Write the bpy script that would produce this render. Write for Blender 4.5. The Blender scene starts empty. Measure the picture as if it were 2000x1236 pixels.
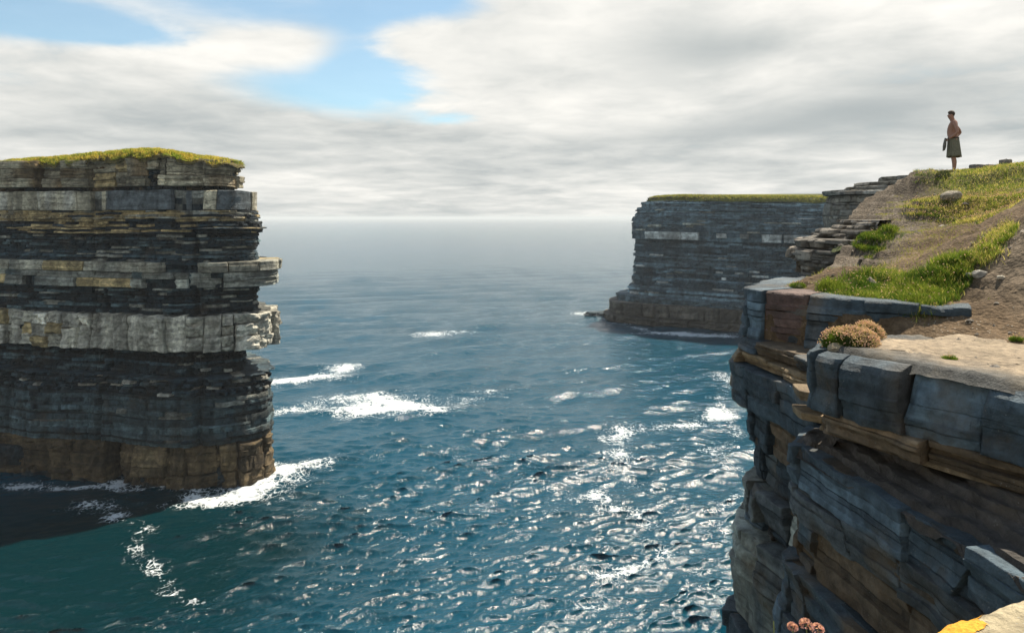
import bpy, math, random
import numpy as np
from mathutils import Vector

# ------------------------------------------------------------------ camera, sky, sun
SC = bpy.context.scene
COL = SC.collection
H, F = 36.0, 1333.0                      # eye height over the sea, focal length in photo pixels
HZ = 425.0                               # horizon row in the photo
SUN_AZ, SUN_EL = math.radians(46), math.radians(56)

cam_d = bpy.data.cameras.new('camera')
cam = bpy.data.objects.new('camera', cam_d); COL.objects.link(cam)
cam.location = (0, 0, H); cam.rotation_euler = (math.radians(90), 0, 0)
cam_d.sensor_width = 36; cam_d.lens = 36 * F / 2000
cam_d.shift_y = -(618 - HZ) / 2000
cam_d.clip_start = 0.1; cam_d.clip_end = 40000
SC.camera = cam

SC.view_settings.view_transform = 'Standard'
SC.view_settings.look = 'None'
SC.view_settings.exposure = 0.88
SC.view_settings.gamma = 1
SC.render.engine = 'CYCLES'
SC.cycles.max_bounces = 4
SC.cycles.diffuse_bounces = 2
SC.cycles.glossy_bounces = 2
SC.cycles.transmission_bounces = 3
SC.cycles.volume_bounces = 0
SC.cycles.caustics_reflective = False
SC.cycles.caustics_refractive = False
SC.cycles.sample_clamp_indirect = 6
SC.cycles.use_denoising = True

sun_d = bpy.data.lights.new('sun', 'SUN')
sun_d.energy = 4.8; sun_d.angle = math.radians(0.6); sun_d.color = (1.0, 0.90, 0.74)
sun = bpy.data.objects.new('sun', sun_d); COL.objects.link(sun)
SUN_DIR = Vector((math.sin(SUN_AZ) * math.cos(SUN_EL), math.cos(SUN_AZ) * math.cos(SUN_EL), math.sin(SUN_EL)))
sun.rotation_euler = (-SUN_DIR).to_track_quat('-Z', 'Y').to_euler()
sun.location = (60, 40, 90)


class NT:
    """small helper for writing node trees"""
    def __init__(self, nt):
        self.nt = nt; self.n = nt.nodes; self.l = nt.links
    def new(self, t, **kw):
        n = self.n.new(t)
        for k, v in kw.items():
            setattr(n, k, v)
        return n
    def put(self, sock, v):
        if hasattr(v, 'is_linked') or isinstance(v, bpy.types.NodeSocket):
            self.l.new(v, sock)
        else:
            sock.default_value = v
    def m(self, op, a, b=0.0, c=0.0, clamp=False):
        n = self.new('ShaderNodeMath', operation=op, use_clamp=clamp)
        self.put(n.inputs[0], a); self.put(n.inputs[1], b); self.put(n.inputs[2], c)
        return n.outputs[0]
    def vm(self, op, a, b=(0, 0, 0)):
        n = self.new('ShaderNodeVectorMath', operation=op)
        self.put(n.inputs[0], a); self.put(n.inputs[1], b)
        return n.outputs[0]
    def mix(self, f, a, b, mode='MIX'):
        n = self.new('ShaderNodeMix', data_type='RGBA', blend_type=mode)
        self.put(n.inputs[0], f)
        for s, v in ((n.inputs[6], a), (n.inputs[7], b)):
            if isinstance(v, (tuple, list)) and len(v) == 3:
                v = (*v, 1)
            self.put(s, v)
        return n.outputs[2]
    def rng(self, v, a, b, c=0.0, d=1.0, smooth=True):
        n = self.new('ShaderNodeMapRange')
        if smooth: n.interpolation_type = 'SMOOTHSTEP'
        self.put(n.inputs[0], v)
        for i, x in enumerate((a, b, c, d)): self.put(n.inputs[1 + i], x)
        return n.outputs[0]
    def noise(self, vec, scale, detail=4, rough=0.55, dist=0.0):
        n = self.new('ShaderNodeTexNoise')
        self.put(n.inputs['Vector'], vec); n.inputs['Scale'].default_value = scale
        n.inputs['Detail'].default_value = detail; n.inputs['Roughness'].default_value = rough
        n.inputs['Distortion'].default_value = dist
        return n.outputs[0]
    def comb(self, x, y, z):
        n = self.new('ShaderNodeCombineXYZ')
        self.put(n.inputs[0], x); self.put(n.inputs[1], y); self.put(n.inputs[2], z)
        return n.outputs[0]
    def bump(self, h, dist, strength=1.0, normal=None):
        n = self.new('ShaderNodeBump')
        self.put(n.inputs['Height'], h); n.inputs['Distance'].default_value = dist
        self.put(n.inputs['Strength'], strength)
        if normal is not None: self.put(n.inputs['Normal'], normal)
        return n.outputs[0]


def sky_world():
    w = bpy.data.worlds.new('World'); SC.world = w; w.use_nodes = True
    t = NT(w.node_tree); t.n.clear()
    out = t.new('ShaderNodeOutputWorld'); bg = t.new('ShaderNodeBackground')
    bg.inputs[1].default_value = 0.10
    t.l.new(bg.outputs[0], out.inputs[0])
    sky = t.new('ShaderNodeTexSky', sky_type='NISHITA')
    sky.sun_disc = False; sky.sun_elevation = SUN_EL; sky.sun_rotation = SUN_AZ
    sky.air_density = 1.0; sky.dust_density = 0.4; sky.ozone_density = 2.0
    gen = t.new('ShaderNodeTexCoord').outputs['Generated']
    sep = t.new('ShaderNodeSeparateXYZ'); t.l.new(gen, sep.inputs[0])
    x, y, z = sep.outputs
    zc = t.m('MAXIMUM', z, 0.0)
    az = t.m('ARCTAN2', x, y); el = t.m('ARCSINE', zc)
    den = t.m('ADD', zc, 0.11)
    p = t.comb(t.m('DIVIDE', x, den), t.m('DIVIDE', y, den), 0.0)
    wob = t.noise(p, 0.9, 3)
    p2 = t.vm('ADD', p, t.comb(t.m('MULTIPLY', wob, 0.7), t.m('MULTIPLY', wob, 0.35), 3.1))
    big = t.noise(p2, 0.55, 7, 0.52)
    fine = t.noise(t.vm('ADD', p2, (7.3, 1.1, 4.0)), 2.1, 9, 0.60)
    shade = t.noise(t.vm('ADD', p, (2.0, 9.0, 8.0)), 0.42, 5, 0.5, 0.4)
    aw = t.m('ADD', az, t.m('MULTIPLY', t.m('SUBTRACT', fine, 0.5), 0.10))
    ew = t.m('ADD', el, t.m('MULTIPLY', t.m('SUBTRACT', big, 0.5), 0.10))
    def blob(px, py, rx, ry):
        a0 = math.atan((px - 1000) / F); e0 = math.atan((HZ - py) / F * math.cos(a0))
        dx = t.m('DIVIDE', t.m('SUBTRACT', aw, a0), rx / F)
        dy = t.m('DIVIDE', t.m('SUBTRACT', ew, e0), ry / F)
        r2 = t.m('ADD', t.m('MULTIPLY', dx, dx), t.m('MULTIPLY', dy, dy))
        return t.m('EXPONENT', t.m('MULTIPLY', r2, -1.0))
    def total(L):
        s = None
        for (px, py, rx, ry, k) in L:
            b = t.m('MULTIPLY', blob(px, py, rx, ry), k)
            s = b if s is None else t.m('ADD', s, b)
        return s
    # breaks in the cloud where blue shows, thick grey undersides, bright thin places
    gaps = total([(60, 20, 190, 42, .85), (240, 62, 110, 26, .55), (480, -5, 220, 42, .7), (690, 110, 70, 80, .62),
                  (790, -5, 130, 38, .8), (600, 175, 150, 42, .6), (870, 215, 75, 16, .6), (760, 160, 90, 40, .5),
                  (-700, 60, 260, 80, .6), (-400, -300, 300, 120, .7), (1300, -500, 400, 120, .6), (2700, -200, 300, 90, .5)])
    dark = total([(1400, 95, 190, 60, .75), (1690, 225, 230, 42, .85), (1330, 265, 260, 30, .5), (1020, 120, 120, 70, .22),
                  (260, 245, 260, 45, .30), (1500, 330, 300, 20, .12), (700, 330, 350, 40, .10)])
    cov = t.m('ADD', t.m('MULTIPLY', big, 0.8), t.m('MULTIPLY', fine, 0.60))
    cov = t.m('SUBTRACT', cov, gaps)
    cov = t.m('SUBTRACT', cov, t.rng(el, 0.28, 0.70, 0.0, 0.62))
    dens = t.rng(cov, 0.0, 0.58)
    dens = t.rng(dens, 0.0, 1.0, 0.16, 1.0, False)
    dens = t.m('MAXIMUM', dens, t.rng(el, 0.10, 0.0, 0.0, 0.75))
    # brightness of the cloud: brighter near the sun, as forward scattering makes it
    sd = t.new('ShaderNodeVectorMath', operation='DOT_PRODUCT')
    t.l.new(gen, sd.inputs[0]); sd.inputs[1].default_value = SUN_DIR
    glow = t.m('POWER', t.m('MAXIMUM', sd.outputs['Value'], 0.0), 5.0)
    br = t.m('ADD', t.m('MULTIPLY', t.rng(shade, 0.3, 0.7), 0.50), 0.28)
    br = t.m('ADD', br, t.m('MULTIPLY', glow, 0.30))
    br = t.m('ADD', br, t.m('MULTIPLY', t.m('SUBTRACT', fine, 0.5), 1.25))
    br = t.m('MULTIPLY', br, t.m('SUBTRACT', 1.0, t.m('MULTIPLY', t.m('MINIMUM', dark, 1.0), 0.90)))
    cl = t.mix(br, (2.3, 2.55, 2.6), (5.8, 5.65, 5.3))
    n = t.n[-1]; n.clamp_factor = False
    blue = t.mix(1.0, sky.outputs[0], (0.80, 0.92, 0.84), 'MULTIPLY')
    c = t.mix(dens, blue, cl)
    t.l.new(c, bg.inputs[0])
    w.cycles.sampling_method = 'MANUAL'; w.cycles.sample_map_resolution = 512

sky_world()

# ------------------------------------------------------------------ numeric helpers
RT = np.random.default_rng(11).uniform(-1, 1, 65536)

def _h(ix, iy, iz):
    return RT[((ix * 73856093) ^ (iy * 19349663) ^ (iz * 83492791)) & 0xFFFF]

def vnoise(x, y=0.0, z=0.0):
    x, y, z = np.broadcast_arrays(np.asarray(x, float), np.asarray(y, float), np.asarray(z, float))
    xi, yi, zi = np.floor(x), np.floor(y), np.floor(z)
    u, v, w = x - xi, y - yi, z - zi
    xi, yi, zi = xi.astype(np.int64), yi.astype(np.int64), zi.astype(np.int64)
    u, v, w = [q * q * (3 - 2 * q) for q in (u, v, w)]
    def L(a, b, k): return a + (b - a) * k
    return L(L(L(_h(xi, yi, zi), _h(xi + 1, yi, zi), u), L(_h(xi, yi + 1, zi), _h(xi + 1, yi + 1, zi), u), v),
             L(L(_h(xi, yi, zi + 1), _h(xi + 1, yi, zi + 1), u), L(_h(xi, yi + 1, zi + 1), _h(xi + 1, yi + 1, zi + 1), u), v), w)

def fbm(x, y=0.0, z=0.0, o=4, g=0.5):
    s, a, t = 0.0, 1.0, 0.0
    f = 1.0
    for i in range(o):
        s = s + a * vnoise(np.asarray(x) * f + 17.3 * i, np.asarray(y) * f + 5.1 * i, np.asarray(z) * f + 9.7 * i)
        t += a; a *= g; f *= 2.03
    return s / t

def sstep(a, b, x):
    t = np.clip((np.asarray(x, float) - a) / (b - a), 0, 1)
    return t * t * (3 - 2 * t)

def W(px, py, Y):
    """the world point seen at photo pixel (px, py) at distance Y in front of the eye"""
    return ((px - 1000) / F * Y, Y, H - (py - HZ) / F * Y)

def sea_at(px, py):
    Y = H * F / (py - HZ)
    return ((px - 1000) / F * Y, Y)

def mk(name, V, faces, mat, parent=None, col=None, smooth=False, attrs=None):
    V = np.asarray(V, np.float32).reshape(-1, 3)
    if not isinstance(faces, (list, tuple)): faces = [faces]
    faces = [np.asarray(f, np.int32) for f in faces if len(f)]
    me = bpy.data.meshes.new(name)
    me.vertices.add(len(V)); me.vertices.foreach_set('co', V.ravel())
    loops = np.concatenate([f.ravel() for f in faces])
    sizes = np.concatenate([np.full(len(f), f.shape[1], np.int32) for f in faces])
    starts = np.concatenate([[0], np.cumsum(sizes)[:-1]]).astype(np.int32)
    me.loops.add(len(loops)); me.loops.foreach_set('vertex_index', loops)
    me.polygons.add(len(sizes)); me.polygons.foreach_set('loop_start', starts)
    me.update(calc_edges=True)
    me.polygons.foreach_set('use_smooth', np.full(len(sizes), bool(smooth)))
    if col is not None:
        c = np.ones((len(V), 4), np.float32); c[:, :3] = col
        a = me.attributes.new('col', 'FLOAT_COLOR', 'POINT'); a.data.foreach_set('color', c.ravel())
    for k, v in (attrs or {}).items():
        a = me.attributes.new(k, 'FLOAT', 'POINT'); a.data.foreach_set('value', np.asarray(v, np.float32).ravel())
    me.materials.append(mat)
    o = bpy.data.objects.new(name, me); COL.objects.link(o)
    if parent is not None: o.parent = parent
    return o

def empty(name, label=None, cat=None, kind=None, group=None, parent=None):
    o = bpy.data.objects.new(name, None); COL.objects.link(o); o.empty_display_size = 0.2
    if parent: o.parent = parent
    return tag(o, label, cat, kind, group)

def tag(o, label=None, cat=None, kind=None, group=None):
    for k, v in (('label', label), ('category', cat), ('kind', kind), ('group', group)):
        if v: o[k] = v
    return o

def gridF(nr, nc, off=0):
    i = np.arange(nr - 1)[:, None] * nc + np.arange(nc - 1)[None, :] + off
    return np.stack([i, i + 1, i + nc + 1, i + nc], -1).reshape(-1, 4)


class Path:
    """smooth plan curve; out=+1: the outside lies to the right of travel, -1: to the left"""
    def __init__(self, pts, closed=False, out=1, n=40, tight=False):
        P = np.array(pts, float)
        if closed: Q = np.vstack([P[-1], P, P[0], P[1]])
        else: Q = np.vstack([2 * P[0] - P[1], P, 2 * P[-1] - P[-2]])
        res = []
        t = np.linspace(0, 1, n, endpoint=False)[:, None]
        k = 0.25 if tight else 0.5
        for i in range(1, len(Q) - 2):
            p0, p1, p2, p3 = Q[i - 1], Q[i], Q[i + 1], Q[i + 2]
            m1, m2 = (p2 - p0) * k, (p3 - p1) * k
            res.append((2 * t**3 - 3 * t**2 + 1) * p1 + (t**3 - 2 * t**2 + t) * m1 + (-2 * t**3 + 3 * t**2) * p2 + (t**3 - t**2) * m2)
        res.append(Q[-2][None])
        D = np.vstack(res); self.D = D
        seg = np.linalg.norm(np.diff(D, axis=0), axis=1)
        self.S = np.concatenate([[0], np.cumsum(seg)]); self.L = self.S[-1]
        T = np.gradient(D, axis=0); T /= np.linalg.norm(T, axis=1)[:, None] + 1e-9
        N = np.stack([T[:, 1], -T[:, 0]], 1) * out
        for _ in range(6):
            N[1:-1] = (N[:-2] + 2 * N[1:-1] + N[2:]) / 4
        self.N = N / np.linalg.norm(N, axis=1)[:, None]
    def at(self, s):
        s = np.asarray(s, float)
        return (np.interp(s, self.S, self.D[:, 0]), np.interp(s, self.S, self.D[:, 1]),
                np.interp(s, self.S, self.N[:, 0]), np.interp(s, self.S, self.N[:, 1]))
    def near(self, x, y):
        return self.S[np.argmin((self.D[:, 0] - x)**2 + (self.D[:, 1] - y)**2)]
    def pos(self, s, d):
        x, y, nx, ny = self.at(s)
        return x + nx * d, y + ny * d

ident_warp = lambda s, z: 0.0
ident_post = lambda X, Y, Z: (X, Y, Z)

def cells(s, rng, wr, lo=-1e3):
    """random piecewise cells along s: (value per sample, distance to the nearest cell border)"""
    a = [s.min() - rng.uniform(0, wr[1])]
    while a[-1] < s.max() + wr[1]: a.append(a[-1] + rng.uniform(*wr))
    a = np.array(a)
    i = np.searchsorted(a, s) - 1
    v = rng.uniform(-1, 1, len(a) + 1)[i]
    d = np.minimum(s - a[i], a[np.minimum(i + 1, len(a) - 1)] - s)
    return v, d

def lam_layer(name, parent, path, s0, s1, ds, z0, z1, thick, base, amp, cw, seed, colf, mat,
              warp=ident_warp, post=ident_post, inner=2.5, macro=None, slope=0.0, rough=0.05, svals=None):
    """a rock layer made of many thin courses, each with its own broken front edge"""
    rng = np.random.default_rng(seed)
    s = np.arange(s0, s1 + ds * .5, ds) if svals is None else svals
    n = len(s)
    mac = macro(s) if macro else 0.0
    rows, cols = [], []
    z = z0; k = 0
    while z < z1 - 1e-6:
        th = rng.uniform(*thick)
        if z + th > z1 - thick[0] * .6: th = z1 - z
        cv, cd = cells(s, rng, cw)
        rk = rng.uniform(-1, 1)
        fr = (z - z0) / max(z1 - z0, 1e-6)
        off = base + mac - slope * fr + amp * (.45 * rk + .45 * cv + .45 * fbm(s / (cw[1] * 2.2), k * 7.1 + seed, 0, 3))
        off = off + rough * fbm(s * 1.6, k * 3.3, seed, 3)
        off = off - np.where(cd < ds * 1.1, amp * rng.uniform(.2, .8), 0)
        c = colf(k, s, z + th / 2, rng, cv)
        e = min(.12 * th, .06)
        zz = [z + e * .3, z + th * .5, z + th - e]
        if th < thick[0] * 1.3: zz = [z + e * .3, z + th - e]
        if th > 1.0: zz = [z + e * .3, z + th * .3, z + th * .65, z + th - e]
        for j, q in enumerate(zz):
            o2 = off + rough * .7 * fbm(s * 3.1, q * 2.7, seed + 3, 2)
            if j == len(zz) - 1: o2 = o2 - rough * .6
            rows.append((q, o2)); cols.append(c)
        if rng.uniform() < .55 and z + th < z1 - 1e-6:
            rows.append((z + th, off - amp * rng.uniform(.3, 1.0) - .04)); cols.append(c * .8)
        z += th; k += 1
    rows = [(rows[0][0] - .01, rows[0][1] - inner)] + rows + [(rows[-1][0] + .01, rows[-1][1] - inner)]
    cols = [cols[0]] + cols + [cols[-1]]
    V = np.zeros((len(rows), n, 3)); C = np.zeros((len(rows), n, 3))
    for i, (q, o) in enumerate(rows):
        X, Y = path.pos(s, o)
        Z = q + warp(s, q) + 0 * s
        X, Y, Z = post(X, Y, Z)
        V[i, :, 0], V[i, :, 1], V[i, :, 2] = X, Y, Z
        C[i] = cols[i]
    return mk(name, V, gridF(len(rows), n), mat, parent, C.reshape(-1, 3))

def block(name, parent, path, s0, s1, z0, z1, off, depth, bev, seed, colf, mat, warp=ident_warp, post=ident_post,
          rough=0.04, tilt=0.06, nu=5, nv=4, fs=1.0, topbev=None, zj=0.03, smooth=False, shear=.10, beds=0, bed_amp=.02):
    """one block of a bed: a rounded, chipped front with sides running back into the rock"""
    rng = np.random.default_rng(seed)
    w, h = s1 - s0, z1 - z0
    bu = min(bev / max(w, 1e-3), .3); bv = min(bev / max(h, 1e-3), .3)
    tb = bev if topbev is None else topbev; tv = min(tb / max(h, 1e-3), .45)
    us = np.concatenate([[0, bu * .35], np.linspace(bu, 1 - bu, nu), [1 - bu * .35, 1]])
    vs = np.concatenate([[0, bv * .35], np.linspace(bv, 1 - tv, nv), [1 - tv * .6, 1 - tv * .25, 1]])
    ro = np.zeros(len(vs))
    if beds:
        e = rng.uniform(.5, 1.5, beds); e = np.r_[0, np.cumsum(e) / e.sum()] * (1 - bv - tv) + bv
        gr = min(.03, .25 / beds)
        mid = np.concatenate([[e[k] + gr * .5, e[k + 1] - gr * .5, e[k + 1]] for k in range(beds)])[:-1]
        vs = np.concatenate([[0, bv * .35], mid, [1 - tv * .6, 1 - tv * .25, 1]])
        rb = rng.uniform(-1, .6, beds)
        ro = np.concatenate([[0, 0], np.concatenate([[rb[k], rb[k], rb[k] - rng.choice([0, .6, 1.6])] for k in range(beds)])[:-1], [0, 0, 0]]) * bed_amp
        cb = 1 + .32 * rng.uniform(-1, 1, beds)
        rc = np.concatenate([[cb[0]] * 2, np.repeat(cb, 3)[:-1], [cb[-1]] * 3])
        ro[:2] = ro[2]; ro[-3:] = ro[-4]
    U, Vv = np.meshgrid(us, vs)
    tu, tvv, sk = rng.uniform(-1, 1, 3)
    O = off + tilt * (tu * (U - .5) + tvv * (Vv - .5)) + rough * fbm((s0 + U * w) * 1.7 * fs, (z0 + Vv * h) * 2.1 * fs, seed, 4)
    O = O + ro[:, None] * (1 + .8 * fbm((s0 + U * w) * 2.3 * fs, Vv * 9 + seed, 5, 2))
    lu = np.minimum(U, 1 - U) / max(bu, 1e-6); lv0 = Vv / max(bv, 1e-6); lv1 = (1 - Vv) / max(tv, 1e-6)
    def rnd(q, r): return np.where(q < 1, r * (1 - np.sqrt(np.clip(1 - (1 - np.clip(q, 0, 1))**2, 0, 1))), 0)
    pull = rnd(lu, bev) + rnd(lv0, bev) + rnd(lv1, tb)
    chip = np.clip(fbm((s0 + U * w) * 2.4 * fs + 31, (z0 + Vv * h) * 2.9 * fs, seed + 9, 2) - .25, 0, 1)
    O = O - pull - chip * bev * 1.2 * (np.minimum(np.minimum(lu, lv0), lv1) < 1.2)
    Sx = s0 + U * w + sk * shear * min(w, h) * (Vv - .5)
    Zx = z0 + Vv * h + zj * fbm((s0 + U * w) * .9 * fs, seed * 1.7, 3.3, 2) * np.where(Vv > .5, 1, .6)
    nr, nc = O.shape
    X, Y = path.pos(Sx.ravel(), O.ravel()); Z = Zx.ravel() + warp(Sx.ravel(), Zx.ravel())
    ring = np.concatenate([np.arange(nc), np.arange(1, nr) * nc + nc - 1, (nr - 1) * nc + np.arange(nc - 2, -1, -1), np.arange(nr - 2, 0, -1) * nc])
    Xb, Yb = path.pos(Sx.ravel()[ring], np.full(len(ring), off - depth))
    X = np.concatenate([X, Xb]); Y = np.concatenate([Y, Yb]); Z = np.concatenate([Z, Z[ring]])
    X, Y, Z = post(X, Y, Z)
    b = nr * nc + np.arange(len(ring))
    sides = np.stack([ring, b, np.roll(b, -1), np.roll(ring, -1)], 1)
    c = colf(0, Sx.ravel(), Zx.ravel().mean(), rng, np.full(Sx.size, rng.uniform(-.6, .6)))
    if np.ndim(c) == 1: c = np.tile(c, (Sx.size, 1))
    if beds: c = c * np.repeat(rc, nc)[:, None]
    c = np.vstack([c, c[ring]])
    return mk(name, np.stack([X, Y, Z], 1), [gridF(nr, nc), sides], mat, parent, c, smooth)

def course(parent, path, s0, s1, z0, z1, wr, base, amp, bev, depth, seed, colf, mat, warp=ident_warp, post=ident_post, bounds=None,
           gap=0.04, drop=0.0, macro=None, name='rock_block', **kw):
    rng = np.random.default_rng(seed)
    if bounds is None:
        bounds = [s0]
        while bounds[-1] < s1 - wr[0]: bounds.append(min(bounds[-1] + rng.uniform(*wr), s1))
    for i in range(len(bounds) - 1):
        a, b = bounds[i], bounds[i + 1]
        r = rng.uniform(-1, 1); d = rng.uniform()
        if d < drop: continue
        m = float(macro(np.array([(a + b) / 2]))[0]) if macro else 0
        g = gap * rng.uniform(.5, 1.6)
        block(name, parent, path, a + g, b - g, z0 + gap * .3, z1 - gap * .3, base + m + amp * r, depth, bev, seed * 131 + i, colf, mat, warp, post, **kw)

def jointed(parent, path, s0, s1, z0, z1, wr, rows, base, amp, bev, depth, seed, colf, mat, warp=ident_warp, post=ident_post, keep=.55, gap=.04, drop=0.0,
            macro=None, name='rock_block', skip=None, **kw):
    """a band of rock broken by joints: columns of uneven width, each split at its own heights"""
    rng = np.random.default_rng(seed)
    a = s0; cuts = None; n = 0
    while a < s1 - .2:
        w = rng.uniform(*wr) * (1.6 if rng.uniform() < .18 else 1); b = min(a + w, s1)
        if cuts is None or rng.uniform() > keep:
            k = rng.integers(rows[0], rows[1] + 1)
            q = np.sort(np.cumsum(rng.uniform(.5, 1.6, k))); cuts = np.r_[0, q / q[-1]]
        zz = z0 + (z1 - z0) * cuts
        if skip and skip[0] < (a + b) / 2 < skip[1]: a = b; continue
        colo = rng.uniform(-1, 1) * amp
        m = float(macro(np.array([(a + b) / 2]))[0]) if macro else 0
        for i in range(len(zz) - 1):
            if rng.uniform() < drop and i < len(zz) - 2 + (len(zz) < 3): continue
            e0, e1 = rng.uniform(-.12, .12, 2) * w * (len(zz) > 2)
            g = gap * rng.uniform(.4, 1.6)
            block(name, parent, path, a + g + e0 * .5, b - g + e1 * .5, zz[i] + gap * .4, zz[i + 1] - gap * .4, base + m + colo * .7 + amp * .6 * rng.uniform(-1, 1), depth, bev, seed * 977 + n, colf, mat, warp, post, **kw)
            n += 1
        a = b
    return n

def blades(B, Dr, L, Wd, rng, bend=0.35):
    n = len(B)
    az = rng.uniform(0, 2 * np.pi, n)
    side = np.stack([np.cos(az), np.sin(az), np.zeros(n)], 1)
    a2 = rng.uniform(0, 2 * np.pi, n)
    bd = np.stack([np.cos(a2), np.sin(a2), -.35 * np.ones(n)], 1) * bend * rng.uniform(.3, 1.2, n)[:, None]
    L = L[:, None]; Wd = Wd[:, None]
    mid = B + Dr * L * .55 + bd * L * .25
    tip = B + Dr * L * .92 + bd * L * .85
    V = np.stack([B - side * Wd * .5, B + side * Wd * .5, mid - side * Wd * .38, mid + side * Wd * .38, tip], 1)
    i = np.arange(n)[:, None] * 5
    return V.reshape(-1, 3), (i + np.array([[0, 1, 3, 2]])), (i + np.array([[2, 3, 4]]))

def grass_obj(name, B, Dr, L, Wd, cols, mat, parent=None, seed=1, bend=.35):
    rng = np.random.default_rng(seed)
    V, q, t = blades(B, Dr, L, Wd, rng, bend)
    return mk(name, V, [q, t], mat, parent, np.repeat(cols, 5, 0))

def heads_obj(name, P, R, cols, mat, parent=None):
    o = np.array([[1, 0, 0], [0, 1, 0], [-1, 0, 0], [0, -1, 0], [0, 0, .8], [0, 0, -.7]], float)
    V = P[:, None, :] + o[None] * R[:, None, None]
    f = np.array([[0, 1, 4], [1, 2, 4], [2, 3, 4], [3, 0, 4], [1, 0, 5], [2, 1, 5], [3, 2, 5], [0, 3, 5]])
    return mk(name, V, (np.arange(len(P))[:, None, None] * 6 + f[None]).reshape(-1, 3), mat, parent, np.repeat(cols, 6, 0))

# ------------------------------------------------------------------ materials
def new_mat(name):
    m = bpy.data.materials.new(name); m.use_nodes = True
    t = NT(m.node_tree); t.n.clear()
    out = t.new('ShaderNodeOutputMaterial')
    return m, t, out

def rock_mat(name, sc, bump, streak=0.5, crack=0.0, bands=.25,  rough=0.82, stain=(0.20, 0.13, 0.06), stain_amt=0.35, spots=0.0):
    streak, bands = float(streak), float(bands)
    m, t, out = new_mat(name)
    pos = t.new('ShaderNodeNewGeometry').outputs['Position']
    at = t.new('ShaderNodeAttribute', attribute_name='col').outputs['Color']
    n1 = t.noise(pos, 0.35 * sc, 5)
    n2 = t.noise(pos, 2.2 * sc, 7, 0.62)
    sp = t.vm('MULTIPLY', t.vm('ADD', pos, t.comb(t.m('MULTIPLY', n2, .5 / sc), t.m('MULTIPLY', n1, .8 / sc), 0)), (1.0, 1.0, 0.16))
    st = t.noise(sp, 0.7 * sc, 4, 0.55, .3)
    bd = t.noise(t.vm('MULTIPLY', pos, (.35, .35, 2.2)), 0.8 * sc, 4, 0.55, .5)
    v = t.rng(n2, 0.25, 0.78, 0.55, 1.42)
    v = t.m('MULTIPLY', v, t.rng(st, 0.3, 0.72, 1 - streak * .7, 1 + streak * .6))
    v = t.m('MULTIPLY', v, t.rng(bd, 0.3, 0.7, 1 - bands, 1 + bands))
    c = t.mix(1.0, at, t.comb(v, v, v), 'MULTIPLY')
    c = t.mix(t.m('MULTIPLY', t.rng(n1, 0.5, 0.72), stain_amt), c, stain)
    if spots:
        vn = t.new('ShaderNodeTexVoronoi'); t.l.new(pos, vn.inputs['Vector']); vn.inputs['Scale'].default_value = 9 * sc
        s = t.m('MULTIPLY', t.rng(vn.outputs['Distance'], 0.22, 0.10), t.rng(t.noise(pos, 1.2 * sc, 3), .5, .68))
        c = t.mix(t.m('MULTIPLY', s, spots), c, (0.42, 0.42, 0.38))
    hgt = t.m('ADD', t.m('MULTIPLY', n2, 1.0), t.m('MULTIPLY', bd, 0.5))
    if crack:
        vc = t.new('ShaderNodeTexVoronoi', feature='DISTANCE_TO_EDGE'); vc.inputs['Scale'].default_value = .55 * sc
        t.l.new(t.vm('ADD', t.vm('MULTIPLY', pos, (1, 1, 1.5)), t.comb(t.m('MULTIPLY', n2, 1.1 / sc), t.m('MULTIPLY', n1, .8 / sc), t.m('MULTIPLY', st, .6 / sc))), vc.inputs['Vector'])
        ck = t.m('MULTIPLY', t.rng(vc.outputs['Distance'], .022, .0), t.rng(n1, .42, .55))
        c = t.mix(t.m('MULTIPLY', ck, crack), c, (.012, .012, .012))
        hgt = t.m('SUBTRACT', hgt, t.m('MULTIPLY', ck, 1.2))
    hgt = t.m('ADD', hgt, t.m('MULTIPLY', t.noise(pos, 9.0 * sc, 5, .7), 0.75))
    b = t.new('ShaderNodeBsdfPrincipled')
    t.l.new(c, b.inputs['Base Color']); b.inputs['Roughness'].default_value = rough
    b.inputs['Specular IOR Level'].default_value = 0.35
    t.l.new(t.bump(hgt, bump, 0.9), b.inputs['Normal'])
    t.l.new(b.outputs[0], out.inputs[0])
    return m

M_STACK = rock_mat('stack_rock', 0.9, 0.30, 0.6, .35, .35, stain_amt=.16, spots=0.3)
M_FAR = rock_mat('far_rock', 0.35, 0.5, 0.5, 0, .35, stain_amt=.08, spots=0.0)
M_NEAR = rock_mat('near_rock', 3.4, 0.045, 0.22, 0, .25, 0.70, stain=(0.13, 0.092, 0.05), stain_amt=0.7, spots=0.35)
M_MID = rock_mat('mid_rock', 2.2, 0.06, 0.2, .3, .2, 0.85, spots=0.15)
M_LEDGE = rock_mat('ledge_rock', 6.0, 0.028, 0.1, .0, .1, 0.85, stain=(0.24, 0.19, 0.12), stain_amt=0.5, spots=0.5)

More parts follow.
